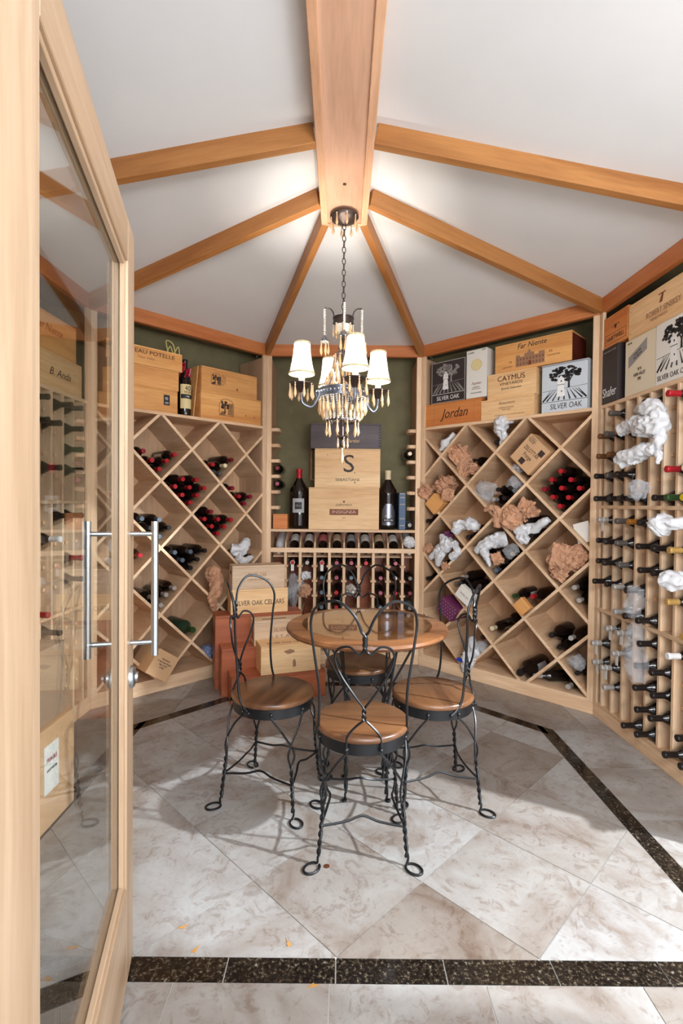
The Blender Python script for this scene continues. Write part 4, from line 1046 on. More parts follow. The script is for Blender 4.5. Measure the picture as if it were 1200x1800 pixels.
dr(q3, 'second tail of white bag in the left edge bin', 'plastic bag', 'plastic_bag', [(240, 790, .02), (160, 840, .0), (95, 905, -.012)], [.045, .04, .015], 'bag_white', 19)
dr(q3, 'white bag on the right side of the left edge bin', 'plastic bag', 'plastic_bag', [(250, 800, .02), (275, 860, .01), (235, 905, .0)], [.03, .035, .025], 'bag_white', 20)
cr(*q3, 90, 840, .03, (.035, .04, .035), 'kraft', 21, 'brown paper crumple at the left edge by the white bags', 'paper', 'kraft_paper')
cr(*q3, 195, 955, .0, (.035, .025, .02), 'kraft', 22, 'small brown paper scrap under the white bags', 'paper', 'kraft_paper')
dr(q3, 'large white plastic wrapped bottle in the lower centre bin', 'plastic bag', 'plastic_bag', [(395, 860, .0), (470, 810, .02), (540, 785, .05), (600, 770, .08)], [.018, .045, .055, .045], 'bag_white', 23)
dr(q3, 'white plastic tail hanging below the wrapped bottle', 'plastic bag', 'plastic_bag', [(450, 850, .0), (475, 900, -.008), (490, 960, -.012)], [.035, .025, .008], 'bag_white', 24)
dr(q3, 'white plastic hood around a black bottle neck', 'plastic bag', 'plastic_bag', [(590, 880, -.01), (640, 850, .01), (680, 840, .03)], [.035, .045, .03], 'bag_clear', 25)
cr(*q3, 540, 905, .0, (.04, .03, .035), 'kraft', 26, 'brown paper between the white plastic bundles', 'paper', 'kraft_paper')
cr(*q3, 985, 905, .05, (.09, .07, .085), 'kraft', 27, 'big crumpled kraft paper in the right bin below the red capsules', 'paper', 'kraft_paper', sub=5)
cr(*q3, 1075, 890, .06, (.05, .06, .05), 'kraft', 28, 'kraft paper fold against the corner post', 'paper', 'kraft_paper')
cr(*q3, 950, 1005, .0, (.05, .03, .03), 'kraft', 29, 'kraft paper scrap at the tip of the right bin', 'paper', 'kraft_paper')
cr(*q3, 690, 305, .05, (.035, .05, .03), 'bag_clear', 30, 'clear plastic under the kraft carton', 'plastic', 'plastic_wrap')
dr(q4, 'white plastic bag in the bottom bin behind the right chair', 'plastic bag', 'plastic_bag', [(320, 830, -.01), (345, 760, .0), (380, 690, .03), (370, 600, .08)], [.015, .05, .06, .02], 'bag_white', 31)
cr(*q4, 440, 665, .05, (.04, .06, .045), 'bag_clear', 32, 'clear plastic beside the white bag in the bottom bin', 'plastic', 'plastic_wrap')
cr(*q4, 1075, 770, .04, (.04, .05, .045), 'bag_clear', 33, 'crumpled clear wrap in the lowest half bin by the corner post', 'plastic', 'plastic_wrap')
p = at(DR, 730+295*.2667, 960+750*.2667, -.03)
b = thing('clip', 'bright blue plastic clip on the bag in the bottom bin', 'clip', p, DR.rot)
MB().box(-.028, .028, -.008, .008, -.012, .012).build('clip_jaw', 'blue_plastic', b, bevel=.003); MB().box(.01, .028, -.006, .006, .013, .05).build('clip_arm', 'cap_black', b, bevel=.002)
b = carton(None, 0, .09, 0, .14, 'folded white paper in the half bin beside the corner post', 'carton_white', depth=.004, loc=DR.w(1.235, .02, 1.0), rot=DR.rot, name='folded_paper', cat='paper') if False else None
q1 = (DL, 230, 740, .225); q2 = (DL, 230, 980, .225)
dr(q1, 'white plastic bag with a black bottle on the left rack edge bin', 'plastic bag', 'plastic_bag', [(780, 1000, .05), (850, 1010, .02), (900, 950, .02), (890, 915, .03)], [.035, .055, .04, .012], 'bag_white', 41)
dr(q1, 'white tissue lower fold in the left rack edge bin', 'plastic bag', 'plastic_bag', [(830, 1060, .0), (890, 1090, -.01), (945, 1060, .0)], [.03, .03, .018], 'bag_white', 42)
bin_bottles(DL, 'white-bagged edge bin by the pale crate', Z1([(935, 1055, 'black', {'d': .0})]))
dr(q2, 'brown paper bag hanging from the left rack behind the chair', 'paper', 'kraft_paper', [(590, 150, .04), (630, 145, .01), (655, 230, -.02), (640, 340, -.025), (655, 430, -.03)], [.04, .06, .045, .04, .018], 'kraft', 43, amp=.6, seg=18, sub=6)
cr(*q2, 600, 735, .05, (.055, .06, .04), 'bluebag', 44, 'pale blue cloth bag in the lowest left bin', 'bag', 'cloth_bag', flat_shade=False)
cr(BK, 470, 900, .225, 300, 495, -.01, (.035, .04, .035), 'bag_white', 45, 'white tissue wrapped bottle end in the back rack, third column', 'paper', 'white_wrapping')
cr(BK, 470, 900, .225, 292, 612, -.01, (.042, .05, .045), 'kraft', 46, 'brown paper wrapped bottle end in the back rack, third column', 'paper', 'kraft_paper')
cr(BK, 470, 900, .225, 648, 605, -.01, (.045, .05, .045), 'cap_silver', 47, 'silver foil wrapped bottle end in the back rack, middle', 'foil', 'foil_wrapping', amp=.2)
cr(BK, 470, 900, .225, 205, 610, .02, (.04, .05, .13), 'bag_clear', 48, 'clear plastic hanging by the pale crate in the back rack', 'plastic', 'plastic_wrap')
cr(BK, 470, 900, .225, 1105, 235, -.0, (.045, .05, .05), 'bag_white', 49, 'white paper crumple around the last display bottle', 'paper', 'white_wrapping', amp=.2)
# right wall bags
q5 = (RW, 1020, 680, .2); q6 = (RW, 1020, 1000, .2)
dr(q5, 'white bag loop draped over the upper necks of the right wall rack', 'plastic bag', 'plastic_bag', [(480, 215, -.05), (600, 180, -.07), (690, 230, -.07), (690, 330, -.08), (590, 350, -.09), (470, 330, -.09), (360, 385, -.1)], [.012, .04, .035, .04, .055, .035, .035], 'bag_white', 51)
dr(q5, 'white wrapped bottle with twisted ear below the upper bag loop', 'plastic bag', 'plastic_bag', [(325, 615, -.12), (380, 640, -.12), (480, 600, -.10), (580, 550, -.09), (670, 520, -.08), (700, 380, -.08), (740, 320, -.07)], [.012, .045, .042, .035, .032, .022, .012], 'bag_white', 52)
dr(q5, 'white bag tail hanging right of the twisted bottle', 'plastic bag', 'plastic_bag', [(655, 545, -.075), (685, 600, -.08), (680, 680, -.085)], [.025, .02, .014], 'bag_white', 53)
dr(q5, 'white wrapped bottle level with the middle rail of the right rack', 'plastic bag', 'plastic_bag', [(650, 1270, -.13), (700, 1210, -.12), (800, 1200, -.10), (920, 1190, -.06)], [.03, .045, .035, .025], 'bag_white', 54)
dr(q5, 'bulky white wrapped bottle lower on the right rack near the frame edge', 'plastic bag', 'plastic_bag', [(715, 1690, -.12), (790, 1690, -.1), (890, 1690, -.05)], [.03, .045, .035], 'bag_white', 55)
cr(*q5, 520, 900, -.06, (.05, .04, .045), 'bag_clear', 56, 'clear plastic bag over necks above the middle rail', 'plastic', 'plastic_wrap', flat_shade=True)
dr(q6, 'clear plastic bag hanging down the right rack middle', 'plastic bag', 'plastic_bag', [(470, 150, -.06), (480, 260, -.05), (470, 360, -.05), (510, 400, -.04)], [.02, .045, .04, .03], 'bag_clear', 57)
dr(q6, 'long clear plastic bag hanging lower on the right rack', 'plastic bag', 'plastic_bag', [(500, 470, -.05), (480, 600, -.05), (470, 720, -.06), (490, 850, -.07), (500, 1000, -.075)], [.02, .05, .045, .05, .03], 'bag_clear', 58)
# neck tags
def neck_tag(F, u, z, d, lab, n):
    b = thing('neck_tag', lab, 'tag', F.w(u, d, z), F.rot, 'paper tags hung on bottle necks')
    MB().tube([(.0175*math.cos(a), 0, .0175*math.sin(a)) for a in [2*PI*k/14 for k in range(14)]], .0018, 5, True).build('tag_loop', 'paper_white', b, True)
    MB().box(-.012, .012, -.001, .001, -.065, -.017).build('tag_card', 'paper_white', b)
i = 0
for T in TAGS:
    if T[0] == 'B':
        neck_tag(BK, T[1], T[2], T[3]+.004, 'white paper tag on red-capped neck, %s in top row of back rack' % ('left one' if T[1] < .3 else 'right one'), i)
    else:
        i += 1
        if i in (1, 2, 3, 5, 6, 7, 8): neck_tag(RW, T[0], T[1], T[2]+.028, 'white paper tag round silver neck, %s counted along the right rack' % ORDC[i-1], i)
# boxes inside the diamond bins: cube-like, standing on a corner divider at 45 degrees
def bin_box(F, x, y, w, h, depth, d, label, mat, name, cat, ang=PI/4):
    u, z = F.px(x, y, d)
    r = thing(name, label, cat, F.w(u, d, z), (0, 0, F.rot))
    r.rotation_euler = (Matrix.Rotation(F.rot, 4, 'Z') @ Matrix.Rotation(-ang, 4, 'Y')).to_euler()
    MB().box(-w/2, w/2, 0, depth, -h/2, h/2).build('box_body', mat, r, bevel=.002)
    return r
b = bin_box(DR, 730+750*.2667, 740+220*.2667, .185, .205, .25, -.03, 'open kraft carton with handwriting tilted in the bin left of the red capsules', 'carton_kraft', 'carton', 'carton', -PI/4)
text('ZELOTTAR\nFrange', .04, 'ink', b, .0, .0, rot=0, width=.13); text('THIS SIDE UP\nGLASS HANDLE\nWITH CARE', .013, 'ink_black', b, -.05, .08, width=.06)
flat('stamp_box', [quad(.04, .078, .035, .075), quad(-.03, .01, -.085, -.045)], 'ink', b, -.0006)
MB().box(-.09, .09, .0, .10, .1035, .106).build('flap', 'carton_kraft', b); MB().box(-.09, .09, .12, .25, .1035, .106).build('flap', 'carton_kraft', b)
b = bin_box(DR, 730+120*.2667, 740+545*.2667, .115, .12, .26, -.03, 'small plain wooden box tilted in the left edge bin with kraft paper', 'crate', 'wooden_box', 'box', -PI/4)
b = bin_box(DR, 730+695*.2667, 960+400*.2667, .09, .09, .05, -.062, 'small tan wooden box in the bin beside the red-capped bottle', 'crate', 'wooden_box', 'box', -PI/4)
b = bin_box(DR, 730+205*.2667, 960+415*.2667, .155, .12, .24, -.05, 'purple dotted gift box tilted behind the table', 'purple', 'gift_box', 'gift box', -.55)
flat('white_dots', [blob(-.06+.024*i+(.012 if j % 2 else 0), -.045+.022*j, .005, 8, 1) for i in range(6) for j in range(5)], 'print_grey', b, -.0006)
MB().box(-.0795, -.0785, .01, .23, -.055, .055).build('violet_side', 'violet', b)
b = bin_box(DR, 730+320*.2667, 960+325*.2667, .13, .10, .05, -.075, 'white carton lettered with grey print above the purple gift box', 'carton_white', 'carton', 'carton', -.6)
text('WINE CO', .02, 'ink_faint', b, 0, 0, width=.08)
b = bin_box(DL, 230+250*.225, 980+845*.225, .17, .17, .24, -.12, 'kraft shipping carton on the bottom left bin with printed address', 'carton_kraft', 'carton', 'carton', -.62)
text('Handcrafted By\nG. Grand Estate Vineyards\nNapa, CA USA\n& WINE', .018, 'ink_black', b, 0, .01, width=.11)
MB().box(-.04, .04, .05, .15, .0852, .0857).build('top_print', 'ink', b)
b = bin_box(DR, 730+1105*.2667, 740+735*.2667, .10, .13, .003, .04, 'folded white card in the half bin beside the corner post', 'carton_white', 'folded_card', 'card', .3)
# loose plank in the top right half bin
b = bin_box(DR, 730+890*.2667, 740+105*.2667, .20, .012, .2, .02, 'short yellow plank lying on the divider in the top right bin', 'crate_yellow', 'plank', 'plank', -PI/4)

# --- things on and by the left wall, seen through the door glass
b = crate(LW, LWLEN-.62, LWLEN-.08, SHELF, .19, 'long tan crate with script lettering on the left shelf, seen through the glass', 'crate_yellow', d=.012)
text('B. Anda', .06, 'ink', b, .05, .09, shear=.35, width=.2)
b = crate(LW, LWLEN-.66, LWLEN-.14, SHELF+.1905, .20, 'upper tan crate lettered Far Niente on the left shelf, seen through the glass', 'crate', d=.012)
text('Far Niente', .06, 'ink_brown', b, .0, .12, shear=.3, width=.24)
b = crate(LW, LWLEN-1.2, LWLEN-.68, SHELF, .19, 'tan crate on the near part of the left shelf', 'crate', d=.012)
b = carton(LW, LWLEN-1.18, LWLEN-.72, SHELF+.1905, .17, 'white carton lettered Beringer on the left shelf, seen through the glass', 'carton_white', d=.0)
text('BERINGER', .05, 'ink_faint', b, .0, .11, width=.3); text('Private Reserve', .03, 'ink_faint', b, .0, .05, shear=.3, width=.25)
b = carton(None, 0, .36, 0, .40, 'tall kraft carton standing on the floor behind the glass door', 'carton_kraft', depth=.3, loc=(-1.14, 1.98, .0), rot=PI/2)
o = MB().box(-.04, .06, -.0015, 0, .14, .33).build('white_sticker', 'paper_white', b); text('FRAGILE', .024, 'cap_red', b, .01, .27, y=-.003, width=.07)
text('HANDLE WITH CARE', .014, 'ink_black', b, .01, .23, y=-.003, width=.07)
b = carton(None, 0, .30, 0, .3, 'smaller brown carton stacked on the tall kraft carton behind the glass', 'brown_box', depth=.26, loc=(-1.16, 1.98, .402), rot=PI/2)

# ================================================================== TABLE AND CHAIRS
def ring(mb, r0, r1, z0, z1, seg=40):
    vs = []; fs = []
    for i in range(seg):
        a = 2*PI*i/seg; c, s = math.cos(a), math.sin(a)
        vs += [(r0*c, r0*s, z0), (r1*c, r1*s, z0), (r1*c, r1*s, z1), (r0*c, r0*s, z1)]
    for i in range(seg):
        j = (i+1) % seg
        for k in range(4): fs.append((4*i+k, 4*i+(k+1) % 4, 4*j+(k+1) % 4, 4*j+k))
    return mb.add(vs, fs)
def twist_leg(top_a, top_b, join, foot, out, wr=.0045, zt=.24, loop=.032):
    """two wires from the ring that meet, twist together and end in a flat loop on the floor"""
    mb = MB(); J, Ft = Vector(join), Vector(foot); o = Vector((out[0], out[1], 0)).normalized(); side = Vector((-o.y, o.x, 0))
    for k, T in enumerate((Vector(top_a), Vector(top_b))):
        sg = 1 if k == 0 else -1
        mid = T.lerp(J, .45)+Vector((0, 0, .03))+o*.008
        pts = [T, T+Vector((0, 0, -.012))+o*.004, mid, J+side*sg*.012+Vector((0, 0, .05)), J+side*sg*.0045]
        P = spline(pts, 5)
        n = 26; turns = 3.2
        for i in range(1, n+1):
            t = i/n; c = J.lerp(Ft+Vector((0, 0, .03)), t); a = PI/2*sg+turns*2*PI*t - (0 if sg > 0 else 0)
            P.append(c+(o*math.sin(turns*2*PI*t)*sg+side*math.cos(turns*2*PI*t)*sg)*.0046)
        if k == 0:
            b0 = Ft+Vector((0, 0, wr)); lp = []
            for i in range(0, 15):
                a = -PI*.92+2*PI*.92*i/14
                lp.append(b0+o*(loop+loop*math.cos(a))+side*(.75*loop*math.sin(a)))
            P += spline([P[-1]]+[b0+Vector((0, 0, .012))+o*.003]+lp, 2)[1:]
        mb.tube(P, wr, 6)
    return mb
def make_chair(label):
    c = thing('parlor_chair', label, 'chair', group='wire parlor chairs around the table')
    MB().lathe([(0, .436), (.172, .436), (.179, .440), (.1815, .449), (.179, .458), (.170, .4625), (0, .4625)], 48).build('seat', 'seat_wood', c, True)
    ring(MB(), .166, .173, .395, .437, 48).build('seat_ring', 'iron', c, True)
    rv = MB().lathe([(.0, 0), (.008, 0), (.008, .003), (.005, .007), (0, .008)], 10).mesh('rivet', 'iron', True)
    R = .170
    for fx, fy in ((-.158, -.165), (.158, -.165), (-.158, .165), (.158, .165)):
        a = math.atan2(fy, fx); o = (math.cos(a), math.sin(a)); A = []
        for s in (-.42, .42):
            b = a+s; A.append((R*math.cos(b), R*math.sin(b), .412))
            obj('rivet', rv, c, (.173*math.cos(b), .173*math.sin(b), .416), (0, PI/2, b))
        twist_leg(A[0], A[1], (fx*.9, fy*.9, .215), (fx, fy, .0), o).build('leg', 'iron', c, True)
    z = .135
    for p, q in (((-.15, -.157), (.15, -.157)), ((.15, -.157), (.15, .157)), ((.15, .157), (-.15, .157)), ((-.15, .157), (-.15, -.157))):
        p, q = Vector((*p, z)), Vector((*q, z)); m = (p+q)/2; inn = Vector((-m.x, -m.y, 0)).normalized()
        MB().tube(spline([p, p.lerp(q, .3)+inn*.018+Vector((0, 0, .006)), m+inn*.03+Vector((0, 0, .02)), p.lerp(q, .7)+inn*.018+Vector((0, 0, .006)), q], 6), .0045, 6).build('stretcher', 'iron', c, True)
    lean = lambda zz: -.155-.095*max(0, zz-.46)
    for s in (-1, 1):
        pts = [(s*.172, -.03, .415), (s*.165, -.075, .47), (s*.163, lean(.6)+.03, .60), (s*.184, lean(.75), .75), (s*.196, lean(.85), .85), (s*.172, lean(.92), .915), (s*.10, lean(.94), .945), (s*.04, lean(.9), .90), (s*.012, lean(.84), .84)]
        P = spline([(x, y+(.10*(x/.19)**2*min(1, max(0, (z-.5)/.15)) if z > .5 else 0), z) for x, y, z in pts], 7)
        for i in range(1, 17):
            t = i/16; a = 2*PI*1.6*t; P.append(Vector((s*.0055*math.cos(a), lean(.82)+s*.0055*math.sin(a), .835-.065*t)))
        MB().tube(P, .0052, 7).build('back_loop', 'iron', c, True)
        pts = [(s*.005, lean(.77), .772), (s*.022, lean(.76)-.002, .762), (s*.055, lean(.79), .785), (s*.094, lean(.78), .772), (s*.106, lean(.735), .735), (s*.085, lean(.68), .68), (s*.04, lean(.62), .615), (s*.006, lean(.575), .57)]
        P = spline([(x, y+.10*(x/.19)**2, z) for x, y, z in pts], 6)
        for i in range(1, 11):
            t = i/10; a = 2*PI*1.2*t; P.append(Vector((s*.005*math.cos(a), lean(.55)+s*.005*math.sin(a), .57-.05*t)))
        P += spline([P[-1], Vector((s*.03, lean(.49)-.004, .495)), Vector((s*.058, -.166, .462)), Vector((s*.062, -.170, .415))], 5)[1:]
        MB().tube(P, .0045, 6).build('heart_wire', 'iron', c, True)
        obj('rivet', rv, c, (s*.172, -.03, .417), (0, PI/2, 0 if s > 0 else PI)); obj('rivet', rv, c, (s*.062, -.172, .417), (0, PI/2, -PI/2))
    MB().tube([(0, lean(.80)-.004, .79), (0, lean(.82)-.004, .825)], .009, 8).build('twist_band', 'iron', c, True)
    return c
proto = make_chair('black wire heart-back chair nearest the camera, its back towards us')
spots = [((.087, 1.948), 90, None), ((-.297, 2.235), -17, 'black wire heart-back chair on the left, beside the crates'), ((.414, 2.245), 186, 'black wire heart-back chair on the right, before the diamond bins'),
         ((.102, 2.66), -90, 'black wire heart-back chair on the far side of the table, facing us')]
for i, (p, a, lab) in enumerate(spots):
    o = proto if i == 0 else dup(proto)
    if lab: o['label'] = lab
    o.location = (p[0], p[1], 0); o.rotation_euler = (0, 0, math.radians(a-90))
TC = (.118, 2.265)
tb = thing('parlor_table', 'round wooden parlor table with glass top and black wire legs', 'table', (*TC, 0), 0)
MB().lathe([(0, .718), (.335, .718), (.352, .724), (.360, .735), (.356, .746), (.345, .750), (0, .750)], 64).build('table_top', 'table_wood', tb, True)
MB().lathe([(0, .7503), (.289, .7503), (.289, .7548), (0, .7548)], 64).build('glass_top', 'table_glass', tb, True)
ring(MB(), .215, .2225, .690, .7175, 56).build('apron_ring', 'iron', tb, True)
for k in range(4):
    a = PI/4+k*PI/2; o = (math.cos(a), math.sin(a)); A = [(.219*math.cos(a+s), .219*math.sin(a+s), .692) for s in (-.25, .25)]
    twist_leg(A[0], A[1], (o[0]*.122, o[1]*.122, .40), (o[0]*.125, o[1]*.125, 0), o, .005, loop=.009).build('leg', 'iron', tb, True)
    q = Vector((o[0]*.122, o[1]*.122, .26))
    MB().tube(spline([q, q*.5+Vector((0, 0, .16)), Vector((0, 0, .33))], 6), .005, 6).build('cross_brace', 'iron', tb, True)
ring(MB(), .05, .056, .325, .337, 24).build('brace_ring', 'iron', tb, True)

# ================================================================== CHANDELIER
CX, CY = .0, 2.57
ch = thing('chandelier', 'bronze chandelier with fabric shades and amber drops hanging from the ridge beam', 'chandelier', (CX, CY, 0))
MB().lathe([(0, 2.734), (.07, 2.734), (.073, 2.726), (.066, 2.716), (.05, 2.708), (.03, 2.698), (.012, 2.69), (0, 2.688)], 28).build('canopy', 'bronze', ch, True)
dropm = MB().lathe([(0, 0), (.0035, -.002), (.0045, -.008), (.0028, -.014), (.0075, -.042), (.0092, -.055), (.004, -.066), (0, -.074)], 8).mesh('amber_drop', 'amber', True)
ballm = MB().lathe([(0, .0045), (.004, .002), (.004, -.002), (0, -.0045)], 8).mesh('bead', 'bead', True)
def drop(x, y, z, s=1.0):
    o = obj('amber_drop', dropm, ch, (x, y, z)); o.scale = (s, s, s); obj('bead', ballm, ch, (x, y, z+.004))
for k in range(8): a = k*PI/4+.2; drop(.066*math.cos(a), .066*math.sin(a), 2.715, .8)
# chain
lk = MB().tube(spline([(.0, 0, .017), (.0075, 0, .008), (.0075, 0, -.008), (0, 0, -.017), (-.0075, 0, -.008), (-.0075, 0, .008)], 4, True), .0022, 6, True).mesh('chain_link', 'bronze', True)
zc = 2.678; k = 0
while zc > 2.22:
    obj('chain_link', lk, ch, (0, 0, zc), (0, 0, (k % 2)*PI/2+.3)); zc -= .0285; k += 1
# crown and column
cw = ring(MB(), .046, .051, 2.19, 2.222, 32); ring(cw, .049, .054, 2.218, 2.224, 32); ring(cw, .049, .054, 2.188, 2.194, 32); cw.build('crown_ring', 'bronze', ch, True)
for k in range(4):
    a = k*PI/2+.05; c, s = math.cos(a), math.sin(a)
    MB().tube(spline([(.048*c, .048*s, 2.215), (.05*c, .05*s, 2.245), (.066*c, .066*s, 2.268), (.094*c, .094*s, 2.273)], 6), [.0032]*18+[.002], 6).build('crown_horn', 'bronze', ch, True)
    # bead strand with a little bell and drops
    mb = MB(); z = 2.262
    while z > 2.135:
        mb.lathe([(0, .0042), (.0062, .002), (.0062, -.002), (0, -.0042)], 8, .094*c, .094*s, z); z -= .0088
    mb.build('bead_strand', 'bead', ch, True)
    MB().lathe([(0, .03), (.006, .024), (.014, .012), (.024, 0), (.0235, -.003), (0, -.002)], 14, .094*c, .094*s, 2.105).build('bell_cap', 'pewter', ch, True)
    for j in range(5): b = j*2*PI/5; drop(.094*c+.02*math.cos(b), .094*s+.02*math.sin(b), 2.098, .85)
for k in range(8): a = k*PI/4; drop(.05*math.cos(a), .05*math.sin(a), 2.182, .75)
MB().lathe([(0, 2.235), (.006, 2.235), (.006, 2.19), (.02, 2.18), (.022, 2.165), (.012, 2.15), (.008, 2.10), (.014, 2.085), (.024, 2.07), (.014, 2.05), (.008, 2.03), (.009, 1.93), (.02, 1.91), (.028, 1.89), (.02, 1.87), (.009, 1.85), (.009, 1.60), (.014, 1.585), (.008, 1.575), (0, 1.57)], 16).build('centre_column', 'bronze', ch, True)
bw = MB().lathe([(.02, 2.175), (.045, 2.185), (.046, 2.17), (.03, 2.15), (.02, 2.15)], 20); bw.build('crown_bowl', 'candle', ch, True)
# cage ribs from the column to the main ring
for k in range(8):
    a = k*PI/4+.1; c, s = math.cos(a), math.sin(a)
    MB().tube(spline([(.02*c, .02*s, 2.06), (.04*c, .04*s, 2.02), (.06*c, .06*s, 1.95), (.095*c, .095*s, 1.89), (.116*c, .116*s, 1.855)], 6), .0028, 6).build('cage_rib', 'pewter', ch, True)
for k in range(10): a = k*2*PI/10; drop(.045*math.cos(a), .045*math.sin(a), 2.03, 1.0)
for k in range(16): a = k*2*PI/16+.2; drop(.085*math.cos(a), .085*math.sin(a), 1.93, .9)
for k in range(12): a = k*2*PI/12; drop(.064*math.cos(a), .064*math.sin(a), 1.975, .9)
mr = ring(MB(), .113, .119, 1.824, 1.860, 48); ring(mr, .112, .1225, 1.857, 1.864, 48); ring(mr, .112, .1225, 1.820, 1.827, 48); mr.build('main_ring', 'pewter', ch, True)
rm = MB()
for k in range(36): a = k*2*PI/36; rm.lathe([(0, .009), (.006, .004), (.006, -.004), (0, -.009)], 6, .119*math.cos(a), .119*math.sin(a), 1.842)
rm.build('ring_relief', 'pewter', ch, True)
ring(MB(), .078, .083, 1.700, 1.712, 40).build('lower_ring', 'bronze', ch, True)
for k in range(24):
    a = k*2*PI/24; c, s = math.cos(a), math.sin(a); mb = MB()
    for j in range(13):
        t = j/12; r = .115*(1-t)+.083*t-.010*math.sin(PI*t); z = 1.818-.108*t
        mb.lathe([(0, .0046), (.0058, .002), (.0058, -.002), (0, -.0046)], 7, r*c, r*s, z)
    mb.build('bead_strand', 'bead', ch, True)
    a += PI/24; drop(.117*math.cos(a), .117*math.sin(a), 1.812, 1.05)
    if k % 2: drop(.098*math.cos(a), .098*math.sin(a), 1.775, .9)
for k in range(10):
    a = k*2*PI/10; drop(.08*math.cos(a), .08*math.sin(a), 1.698, .95)
for k in range(6):
    a = k*PI/3; c, s = math.cos(a), math.sin(a)
    MB().tube(spline([(.08*c, .08*s, 1.706), (.05*c, .05*s, 1.66), (.012*c, .012*s, 1.625)], 6), .0022, 5).build('lower_rib', 'bronze', ch, True)
MB().lathe([(0, 1.632), (.03, 1.628), (.032, 1.622), (.012, 1.612), (0, 1.605)], 18).build('finial_dish', 'bronze', ch, True)
for k in range(5): a = k*2*PI/5; drop(.027*math.cos(a), .027*math.sin(a), 1.618, .7)
drop(0, 0, 1.572, 1.1)
SHB, SHT = 1.922, 2.072
for k, (a, RA) in enumerate(((20, .195), (110, .20), (200, .215), (287, .20))):
    a = math.radians(a); c, s = math.cos(a), math.sin(a); X, Y = RA*c, RA*s
    P = lambda r, z: (r*c, r*s, z)
    MB().tube(spline([P(.118, 1.85), P(.135, 1.80), P(.165, 1.765), P(RA-.008, 1.78), P(RA, 1.815), P(RA, 1.835)], 7), .0062, 8).tube(spline([P(.118, 1.835), P(.13, 1.848), P(.142, 1.835), P(.136, 1.81), P(.15, 1.785)], 6), .0045, 7).build('arm', 'pewter', ch, True)
    MB().lathe([(0, 1.832), (.012, 1.832), (.02, 1.842), (.05, 1.866), (.061, 1.872), (.061, 1.875), (.048, 1.871), (0, 1.866)], 24, X, Y).build('drip_pan', 'bronze', ch, True)
    MB().lathe([(0, 1.868), (.0155, 1.868), (.0155, 1.945), (0, 1.945)], 14, X, Y).build('candle_sleeve', 'candle', ch, True)
    for j in range(8): b = j*PI/4+.3; drop(X+.057*math.cos(b), Y+.057*math.sin(b), 1.866, .95)
    prof = [(.0640, SHB), (.057, SHB+.022), (.0485, SHB+.06), (.0425, SHB+.105), (.0395, SHT)]
    mb = MB(); seg = 28; vs = []; fs = []
    for r, z in prof:
        for i in range(seg): b = 2*PI*i/seg; vs.append((X+r*math.cos(b), Y+r*math.sin(b), z))
    for j in range(len(prof)-1):
        for i in range(seg): l = (i+1) % seg; fs.append((j*seg+i, j*seg+l, (j+1)*seg+l, (j+1)*seg+i))
    sh = mb.add(vs, fs).build('lamp_shade', 'shade', ch, True)
    tr = ring(MB(), .0620, .0655, SHB-.003, SHB+.006, 28); tr.v = [(x+X, y+Y, z) for x, y, z in tr.v]; tr.build('bottom_trim', 'gold_trim', sh, True)
    tr = ring(MB(), .0385, .0415, SHT-.005, SHT+.004, 28); tr.v = [(x+X, y+Y, z) for x, y, z in tr.v]; tr.build('top_trim', 'gold_trim', sh, True)
    for j in range(6):
        b = j*PI/3+.5; MB().tube([(X+(r+.001)*math.cos(b), Y+(r+.001)*math.sin(b), z) for r, z in prof], .0017, 5).build('seam_cord', 'dark_trim', sh, True)
    MB().lathe([(0, 1.946), (.009, 1.948), (.015, 1.968), (.013, 1.985), (.005, 2.005), (0, 2.012)], 12, X, Y).build('bulb', 'bulb', ch, True)
    ld = bpy.data.lights.new('candle_bulb_light', 'POINT'); ld.energy = BULB_W; ld.color = (1.0, .91, .80); ld.shadow_soft_size = .02
    lo = bpy.data.objects.new('candle_bulb_light', ld); COL.objects.link(lo); lo.location = (CX+X, CY+Y, 1.99)

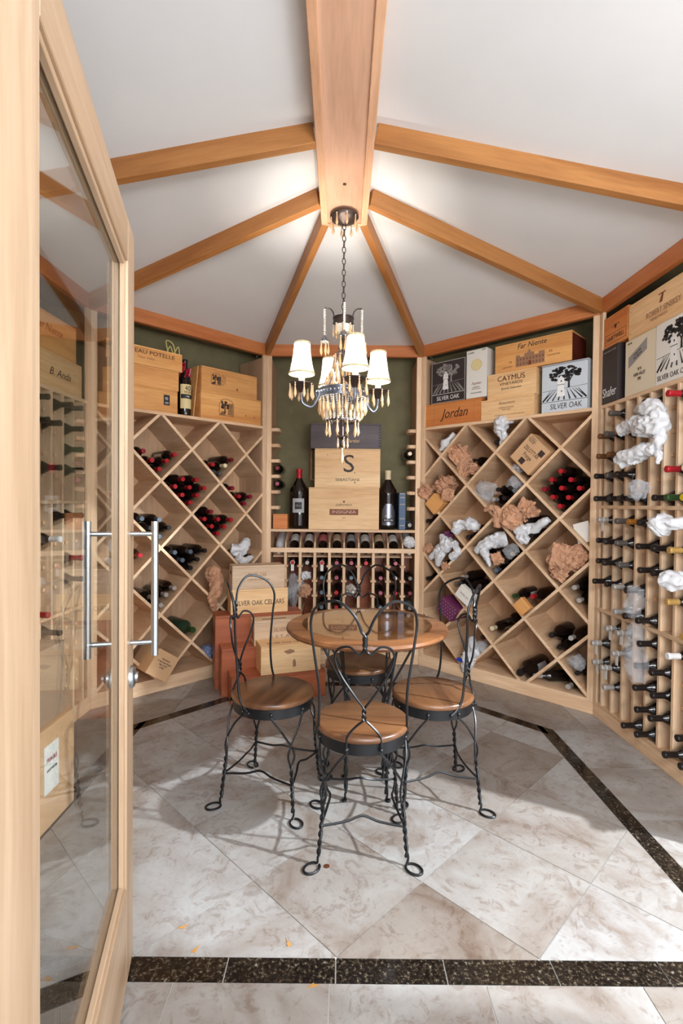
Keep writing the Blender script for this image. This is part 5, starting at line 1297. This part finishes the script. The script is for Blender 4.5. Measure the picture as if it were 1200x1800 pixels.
# ================================================================== DOOR
LAT = Vector((-.579, 1.411, 0)); DD = Vector((-.244, .970, 0)).normalized(); DW = .90
HG = LAT-DD*DW; DRZ = math.atan2(DD.y, DD.x)
dr_ = thing('door_1', 'open pale wood door with a full glass pane and steel bar handles', 'door', HG, DRZ); dr_['kind'] = 'structure'; del dr_['category']
TH = .044; HT = 2.015
MB().box(0, .118, 0, TH, .012, HT).build('hinge_stile', 'door_z', dr_, bevel=.002)
MB().box(DW-.105, DW, 0, TH, .012, HT).build('latch_stile', 'door_z', dr_, bevel=.002)
MB().box(.1185, DW-.1055, 0, TH, 1.905, HT).build('top_rail', 'door_x', dr_, bevel=.002)
MB().box(.1185, DW-.1055, 0, TH, .012, .275).build('bottom_rail', 'door_x', dr_, bevel=.002)
MB().box(.118, DW-.105, .019, .025, .275, 1.905).build('glass_pane', 'pane', dr_)
for y0, y1 in ((.006, .0185), (.0255, .038)):
    MB().box(.119, .131, y0, y1, .276, 1.904).build('glazing_bead', 'door_z', dr_, bevel=.0015); MB().box(DW-.118, DW-.106, y0, y1, .276, 1.904).build('glazing_bead', 'door_z', dr_, bevel=.0015)
    MB().box(.1315, DW-.1185, y0, y1, .276, .288).build('glazing_bead', 'door_x', dr_, bevel=.0015); MB().box(.1315, DW-.1185, y0, y1, 1.892, 1.904).build('glazing_bead', 'door_x', dr_, bevel=.0015)
for sgn, y0 in ((-1, 0), (1, TH)):
    h = MB().tube([(DW-.055, y0+sgn*.062, .872), (DW-.055, y0+sgn*.062, 1.236)], .0095, 16)
    h = h.build('pull_handle', 'steel', dr_, True)
    for z in (.908, 1.202): MB().tube([(DW-.055, y0+sgn*.0005, z), (DW-.055, y0+sgn*.055, z)], .0065, 12).build('standoff', 'steel', h, True)
    kn = MB().lathe([(0, 0), (.030, 0), (.030, .006), (.024, .012), (.014, .014), (.013, .02), (.0, .022)], 24).build('lock_rosette', 'steel', dr_, True, loc=(DW-.052, y0, .815), rot=(PI/2 if sgn < 0 else -PI/2, 0, 0))
# hinges and jamb
for z in (.25, 1.05, 1.80): MB().box(-.004, .0, -.002, TH*.9, z, z+.10).build('hinge_leaf', 'teal', dr_)
jb = struct(MB().box(-.25, -.006, -.03, .06, 0, 2.1).build('trim_door_jamb', 'door_z', loc=HG, rot=(0, 0, DRZ), bevel=.002), 'pale wood door jamb at the left edge')
MB().box(-.0055, .012, .046, .065, 0, 2.05).build('door_stop', 'door_z', jb, bevel=.002)
